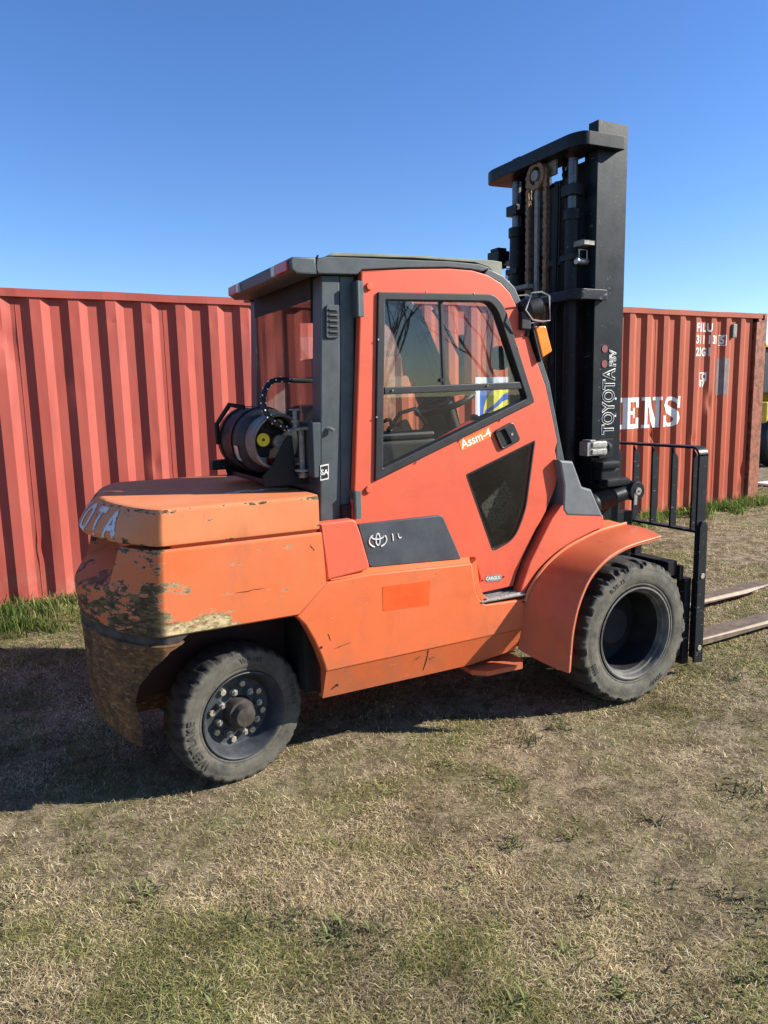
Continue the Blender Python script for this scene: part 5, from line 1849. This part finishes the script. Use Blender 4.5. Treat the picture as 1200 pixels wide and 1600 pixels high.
for (ya, yb, a0, a1, mt, nm) in ((0.29, 0.35, 3.25, 3.75, 'lensclear', 'paper_label'),):
    V = [[b.bm.verts.new((GX + 0.1585 * math.cos(a), y + 0.01 * math.sin(a * 9), GZ + 0.1585 * math.sin(a))) for y in (ya, yb)] for a in np.linspace(a0, a1, 8)]
    for A, B in zip(V, V[1:]):
        b.bm.faces.new((A[0], A[1], B[1], B[0]))
b.build('paper_label', 'lensclear', GC)
link('warning_label', plate_mesh([(GX - 0.08, GZ - 0.07), (GX - 0.015, GZ - 0.08), (GX - 0.02, GZ - 0.105), (GX - 0.07, GZ - 0.095)], [], 0.2335, 0.2345), 'lensclear', GC, 0)
link('warning_label_end', plate_mesh([(GX - 0.033, GZ - 0.075), (GX + 0.0, GZ - 0.085), (GX - 0.006, GZ - 0.11), (GX - 0.035, GZ - 0.1)], [], 0.2322, 0.2332), 'red', GC, 0)
HOSE = catmull([(GX + 0.06, 0.13, GZ + 0.055), (GX + 0.01, 0.10, GZ + 0.07), (GX - 0.06, 0.10, GZ + 0.12), (GX - 0.075, 0.12, GZ + 0.20), (GX - 0.02, 0.16, GZ + 0.275), (GX + 0.08, 0.19, GZ + 0.285), (GX + 0.24, 0.2, GZ + 0.275)], 8)
MB().tube(HOSE, 0.0125, 10).build('gas_hose', 'rubber', GC)
sp = MB()
for i in range(4, len(HOSE) - 6, 3):
    p, q = HOSE[i], HOSE[i + 1]
    tt = (q - p).normalized()
    n1 = tt.cross(Vector((0, -1, 0.4))).normalized()
    n2 = tt.cross(n1)
    for a in (0.3, 2.4, 4.2):
        d_ = n1 * math.cos(a + i) + n2 * math.sin(a + i)
        sp.box(*(v for ax_ in range(3) for v in (p[ax_] + d_[ax_] * 0.0122 - 0.003, p[ax_] + d_[ax_] * 0.0122 + 0.003)))
sp.build('hose_fleck', 'white', GC)

# bracket holding the cylinder
br = MB()
prb = [(BX - 0.02, GZ - 0.20), (BX - 0.03, GZ - 0.15), (BX + 0.01, GZ - 0.115), (BX + 0.065, GZ - 0.02), (BX + 0.10, GZ + 0.03), (BX + 0.12, GZ + 0.03), (BX + 0.135, GZ - 0.16), (BX + 0.20, GZ - 0.17), (BX + 0.20, GZ - 0.20)]
br.add_mesh(plate_mesh(prb, [], 0.10, 0.112, 0.002))
br.add_mesh(plate_mesh(prb, [], 0.70, 0.712, 0.002))
br.box(BX + 0.0, BX + 0.2, 0.115, 0.72, GZ - 0.196, GZ - 0.172, 0.004)
br.build('cylinder_cradle', 'black', FL)
MB().box(BX + 0.17, BX + 0.235, -0.028, 0.13, GZ - 0.16, GZ + 0.09, 0.006).build('cradle_post', 'grey', FL)
sd = MB()
sd.lathe_y([(0.36, 0.161), (0.40, 0.161), (0.40, 0.165), (0.36, 0.165)], (GX, 0, GZ), 48, True)
sd.lathe_y([(0.55, 0.161), (0.59, 0.161), (0.59, 0.165), (0.55, 0.165)], (GX, 0, GZ), 48, True)
sd.box(GX - 0.21, GX - 0.12, 0.55, 0.61, GZ - 0.15, GZ - 0.10, 0.01)
sd.tube([(GX - 0.167, 0.565, GZ - 0.02), (GX - 0.175, 0.55, GZ + 0.08), (GX - 0.12, 0.50, GZ + 0.175), (GX - 0.06, 0.45, GZ + 0.16)], 0.013, 6)
sd.build('cylinder_strap', 'black', FL)
cl_ = MB().cyl((BX + 0.15, 0.06, GZ - 0.15), (BX + 0.15, 0.06, GZ + 0.06), 0.013, n=12)
cl_.cyl((BX + 0.15, 0.06, GZ - 0.135), (BX + 0.15, 0.06, GZ - 0.125), 0.036, n=20).cyl((BX + 0.15, 0.06, GZ - 0.165), (BX + 0.15, 0.06, GZ - 0.145), 0.02, n=6)
cl_.cyl((BX + 0.12, 0.055, GZ + 0.06), (BX + 0.12, 0.055, GZ + 0.15), 0.010, n=12).cyl((BX + 0.12, 0.055, GZ + 0.145), (BX + 0.12, 0.055, GZ + 0.152), 0.026, n=16).cyl((BX + 0.12, 0.055, GZ + 0.09), (BX + 0.12, 0.055, GZ + 0.1), 0.018, n=12)
cl_.tube([(BX + 0.08, 0.05, GZ + 0.055), (BX + 0.15, 0.04, GZ + 0.062), (BX + 0.22, 0.0, GZ + 0.065), (BX + 0.25, -0.04, GZ + 0.06), (BX + 0.265, -0.05, GZ + 0.05)], 0.008, 8)
cl_.build('clamp_screw', 'oldgrey', FL)
b = MB()
for k in range(5):
    x = 0.02 + 0.06 * k
    b.box(x, x + 0.07, 0.18 + 0.03 * (k % 2), 0.20 + 0.03 * (k % 2), 1.3203, 1.3212)
b.build('deck_scrape', 'white', FL)

# ------------------------------------------------------------------ machine beyond the end of the container
PM = empty('parked_loader', (14.0, 7.4, 0.1))
tag(PM, 'yellow machine parked beyond the right end of the orange container', 'loader')
M['loader'] = plain('loader_yellow', (0.7, 0.5, 0.05), 0.5, 0, 0.2, 5)
MB().box(13.2, 15.6, 6.6, 8.2, 0.75, 1.45, 0.05).box(13.9, 15.6, 6.7, 8.1, 1.45, 1.75, 0.06).build('loader_body', 'loader', PM)
MB().box(13.3, 14.3, 6.8, 8.0, 1.62, 2.55, 0.05).build('loader_cab', 'plastic', PM)
MB().box(13.2, 14.4, 6.7, 8.1, 2.56, 2.64, 0.03).build('loader_roof', 'loader', PM)
for x in (13.6, 15.2):
    for y in (6.45, 8.0):
        MB().lathe_y([(0.0, 0.0), (0.0, 0.3), (0.02, 0.5), (0.06, 0.55), (0.29, 0.55), (0.33, 0.5), (0.35, 0.3), (0.35, 0)], (x, y, 0.65), 32).build('loader_wheel', 'rubber', PM)
# pale board lying on the grass by the container end
pb = MB().box(10.4, 14.2, 4.55, 4.85, 0.13, 0.17, 0.01).build('plank', 'white')
tag(pb, 'pale plank lying on grass past the orange container', 'plank')

# ------------------------------------------------------------------ bare trees behind the camera, mirrored in the cab glass
M['bark'] = plain('grey_bark', (0.075, 0.06, 0.045), 0.9, 0, 0.4, 10, 0.6, 0.01)


def bare_tree(pos, h, seed, label):
    r_ = random.Random(seed)
    root = empty('bare_tree', pos)
    tag(root, label, 'tree', 'leafless trees behind the camera')
    trunk = MB()
    crown = MB()

    def grow(mb, p, d, ln, r, lev):
        pts, rad = [p], [r]
        for k in range(4):
            d = (d + Vector((r_.uniform(-1, 1), r_.uniform(-1, 1), r_.uniform(-0.3, 0.7))) * (0.10 + 0.03 * lev)).normalized()
            p = p + d * ln / 4
            pts.append(p)
            rad.append(r * (1 - 0.5 * (k + 1) / 4))
        mb.tube(pts, r, 6 if lev < 2 else 4, False, rad)
        if lev >= 5:
            return
        for k in range(5 if lev == 0 else (4 if lev < 4 else 3)):
            i = r_.choice((2, 3, 4, 4)) if lev else r_.choice((2, 3, 4))
            a = r_.uniform(0, 2 * PI)
            sp_ = r_.uniform(0.45, 0.95)
            s = d.orthogonal().normalized()
            s2 = d.cross(s)
            nd = (d + (s * math.cos(a) + s2 * math.sin(a)) * sp_ + Vector((0, 0, 0.15))).normalized()
            grow(crown, pts[i], nd, ln * r_.uniform(0.55, 0.78), rad[i] * r_.uniform(0.5, 0.75), lev + 1)
    grow(trunk, Vector(pos) - Vector((0, 0, 0.1)), Vector((0, 0, 1)), h * 0.40, h * 0.016, 0)
    trunk.build('trunk', 'bark', root)
    crown.build('branches', 'bark', root)
    return root


bare_tree((8.6, -14.5, 0), 8.5, 4, 'tall leafless tree mirrored in the left pane of the cab door')
bare_tree((13.2, -15.5, 0), 8.5, 11, 'spreading leafless tree mirrored in the right pane of the cab door')

# ------------------------------------------------------------------ grass
def blades(name, x, y, length, width, lean, az, cols, mat, label, cat, curl=0.3):
    n = len(x)
    z = gh(x, y)
    dx, dy = np.cos(az), np.sin(az)
    px, py = -dy, dx
    base = np.stack([x, y, z - 0.004], -1)
    h1 = length * 0.55
    up1 = np.cos(lean * (1 - curl))
    out1 = np.sin(lean * (1 - curl))
    mid = base + np.stack([dx * out1 * h1, dy * out1 * h1, up1 * h1], -1)
    up2 = np.cos(lean * (1 + curl))
    out2 = np.sin(lean * (1 + curl))
    h2 = length * 0.45
    tip = mid + np.stack([dx * out2 * h2, dy * out2 * h2, up2 * h2], -1)
    tip[:, 2] = np.maximum(tip[:, 2], z + 0.003)
    sidev = np.stack([px, py, np.zeros(n)], -1) * (width[:, None] / 2)
    V = np.empty((n, 5, 3), np.float32)
    V[:, 0] = base - sidev
    V[:, 1] = base + sidev
    V[:, 2] = mid + sidev * 0.8
    V[:, 3] = mid - sidev * 0.8
    V[:, 4] = tip
    o = np.arange(n)[:, None] * 5
    q = np.concatenate([o, o + 1, o + 2, o + 3], 1)
    t3 = np.concatenate([o + 3, o + 2, o + 4], 1)
    loops = np.concatenate([q, t3], 1).ravel().astype(np.int32)
    me = bpy.data.meshes.new(name)
    me.vertices.add(n * 5)
    me.vertices.foreach_set('co', V.ravel())
    me.loops.add(n * 7)
    me.loops.foreach_set('vertex_index', loops)
    me.polygons.add(n * 2)
    ls = (np.arange(n)[:, None] * 7 + np.array([0, 4])[None]).ravel().astype(np.int32)
    me.polygons.foreach_set('loop_start', ls)
    me.update(calc_edges=True)
    ca = me.color_attributes.new('tint', 'FLOAT_COLOR', 'POINT')
    C = np.ones((n, 5, 4), np.float32)
    C[:, :, :3] = cols[:, None, :]
    ca.data.foreach_set('color', C.ravel())
    o = link(name, me, mat, None, 0)
    tag(o, label, cat, None, 'stuff')
    return o


t = NT('grass_blades')
at = t.n('ShaderNodeAttribute', attribute_name='tint')
b_ = t.n('ShaderNodeBsdfDiffuse')
t.l(at.outputs['Color'], b_.inputs['Color'])
tl = t.n('ShaderNodeBsdfTranslucent')
t.l(at.outputs['Color'], tl.inputs['Color'])
mx = t.n('ShaderNodeMixShader')
mx.inputs[0].default_value = 0.25
t.l(b_.outputs[0], mx.inputs[1])
t.l(tl.outputs[0], mx.inputs[2])
t.l(mx.outputs[0], t.out.inputs['Surface'])
M['grass'] = t.m

PAL = np.array([(0.48, 0.39, 0.215), (0.63, 0.54, 0.345), (0.34, 0.26, 0.145), (0.15, 0.105, 0.06), (0.22, 0.22, 0.085), (0.13, 0.145, 0.042), (0.36, 0.325, 0.13)])


def pick(n, green):
    """green in 0..1 per blade"""
    u = rng.random(n)
    v = rng.random(n)
    straw = np.array([0, 1, 2, 3])[np.searchsorted(np.array([0.36, 0.54, 0.78]), v)]
    grn = np.array([4, 5, 6])[np.searchsorted(np.array([0.4, 0.65]), v)]
    idx = np.where(u < green, grn, straw)
    c = PAL[idx]
    return c * (0.75 + 0.5 * rng.random((n, 1)))


cx0, cy0 = -0.9166, -3.1192
N = 660000
r = np.exp(rng.uniform(math.log(1.45), math.log(14.0), N * 2))
th = math.radians(62) + rng.uniform(-1, 1, N * 2) * math.radians(37)
wide = rng.random(N * 2) < 0.16
th = np.where(wide, math.radians(62) + rng.uniform(-1, 1, N * 2) * math.radians(75), th)
gx, gy = cx0 + r * np.cos(th), cy0 + r * np.sin(th)
keep = (gy < 3.68) | (gx > 8.95)
# bare, scuffed spots
bare = fbm(gx * 0.8 + 50, gy * 0.8 + 40, 4)
bare = 0.6 * bare + 0.4 * fbm(gx * 2.6 + 9, gy * 2.6 + 33, 2)
dens = np.clip(0.3 + 5.0 * (0.57 - bare), 0.2, 1)
keep &= rng.random(N * 2) < dens
gx, gy, r = gx[keep][:N], gy[keep][:N], r[keep][:N]
n = len(gx)
patch = fbm(gx * 0.7 + 11, gy * 0.7 + 5, 1)
fine = fbm(gx * 3.1 + 3, gy * 3.1 + 8, 5)
green = np.clip((patch - 0.5) * 1.2 + (fine - 0.5) * 3.4 + 0.29, 0.06, 0.8)
green = np.clip(green + 0.55 * smoothstep(2.3, 3.4, gy) + 0.6 * smoothstep(2.0, 2.8, gy) * smoothstep(0.6, -0.4, gx), 0, 0.95)
lean_f = np.where(rng.random(n) < 0.8, rng.normal(1.40, 0.10, n), np.abs(rng.normal(0.9, 0.4, n)))
length = np.where(lean_f < 1.2, 0.62, 1.15) * rng.gamma(3.2, 0.0075, n).clip(0.010, 0.052) * (1 + 0.12 * (green > 0.55)) + 0.03 * smoothstep(2.6, 3.6, gy) * rng.random(n)
width = np.maximum(0.0020, r * 0.00075) * rng.uniform(0.6, 1.5, n)
lean = np.clip(lean_f, 0.05, 1.53)
az = rng.uniform(0, 2 * PI, n)
mott = np.clip(0.08 + 1.9 * (0.55 * fbm(gx * 5.5 + 2, gy * 5.5 + 6, 3) + 0.45 * fbm(gx * 1.7 + 12, gy * 1.7 + 16, 0)), 0.4, 1.55)
blades('grass', gx, gy, length, width, lean, az, pick(n, green) * mott[:, None], 'grass', 'short dry grass of straw and green blades across the lawn', 'grass')

# darker coarse tufts scattered over the lawn
tx, ty, tl_, tw, tln, taz, tc = [], [], [], [], [], [], []
for k in range(120):
    rr = math.exp(random.uniform(math.log(1.3), math.log(7.5)))
    a = math.radians(62) + random.uniform(-0.7, 0.7)
    x0, y0 = cx0 + rr * math.cos(a), cy0 + rr * math.sin(a)
    if y0 > 3.4 or (-0.3 < x0 < 2.8 and -0.3 < y0 < 1.3):
        continue
    m = random.randint(14, 46)
    s = random.uniform(0.02, 0.06)
    tx.append(x0 + rng.normal(0, s, m)); ty.append(y0 + rng.normal(0, s, m))
    tl_.append(rng.uniform(0.03, 0.08, m)); tw.append(rng.uniform(0.004, 0.009, m))
    tln.append(np.clip(np.abs(rng.normal(1.1, 0.28, m)), 0.3, 1.48)); taz.append(rng.uniform(0, 2 * PI, m))
    g0 = np.array(random.choice([(0.15, 0.16, 0.07), (0.11, 0.12, 0.06), (0.19, 0.22, 0.08), (0.2, 0.18, 0.1)]))
    tc.append(g0 * (0.6 + 0.8 * rng.random((m, 1))))
cat_ = np.concatenate
blades('coarse_grass', cat_(tx), cat_(ty), cat_(tl_), cat_(tw), cat_(tln), cat_(taz), cat_(tc), 'grass', 'coarse dark green tufts standing out of the dry lawn', 'grass')

# lush weeds along the foot of the containers
tx, ty, tl_, tw, tln, taz, tc = [], [], [], [], [], [], []
for k in range(520):
    if k < 90:
        x0 = random.uniform(-2.2, 0.0)
        big = 0.8
    elif random.random() < 0.55:
        x0 = random.uniform(4.6, 10.2)
        big = 1.0
    else:
        x0 = random.uniform(-3.0, 4.6)
        big = 0.72
    y0 = 3.66 - abs(random.gauss(0, 0.5 if k < 90 else (0.20 if x0 > 4.6 else 0.13)))
    m = random.randint(16, 34)
    s = random.uniform(0.03, 0.08)
    tx.append(x0 + rng.normal(0, s, m)); ty.append(np.minimum(y0 + rng.normal(0, s, m), 3.72))
    tl_.append(rng.uniform(0.07, 0.19, m) * big); tw.append(rng.uniform(0.006, 0.016, m) * big)
    if x0 > 4.6 and k % 2:
        tl_[-1] = rng.uniform(0.05, 0.12, m); tw[-1] = rng.uniform(0.018, 0.036, m)
    tln.append(np.clip(np.abs(rng.normal(0.9 if (x0 > 4.6 and k % 2) else 0.55, 0.35, m)), 0.05, 1.3)); taz.append(rng.uniform(0, 2 * PI, m))
    g0 = np.array(random.choice([(0.15, 0.24, 0.05), (0.10, 0.18, 0.035), (0.24, 0.30, 0.09), (0.26, 0.25, 0.10)]))
    tc.append(g0 * (0.5 if k < 90 else 1.0) * (0.6 + 0.8 * rng.random((m, 1))))  # left-hand clumps get a darker colour to suggest the shade there
blades('weeds', cat_(tx), cat_(ty), cat_(tl_), cat_(tw), cat_(tln), cat_(taz), cat_(tc), 'grass', 'lush green weeds along the foot of the containers', 'weeds')
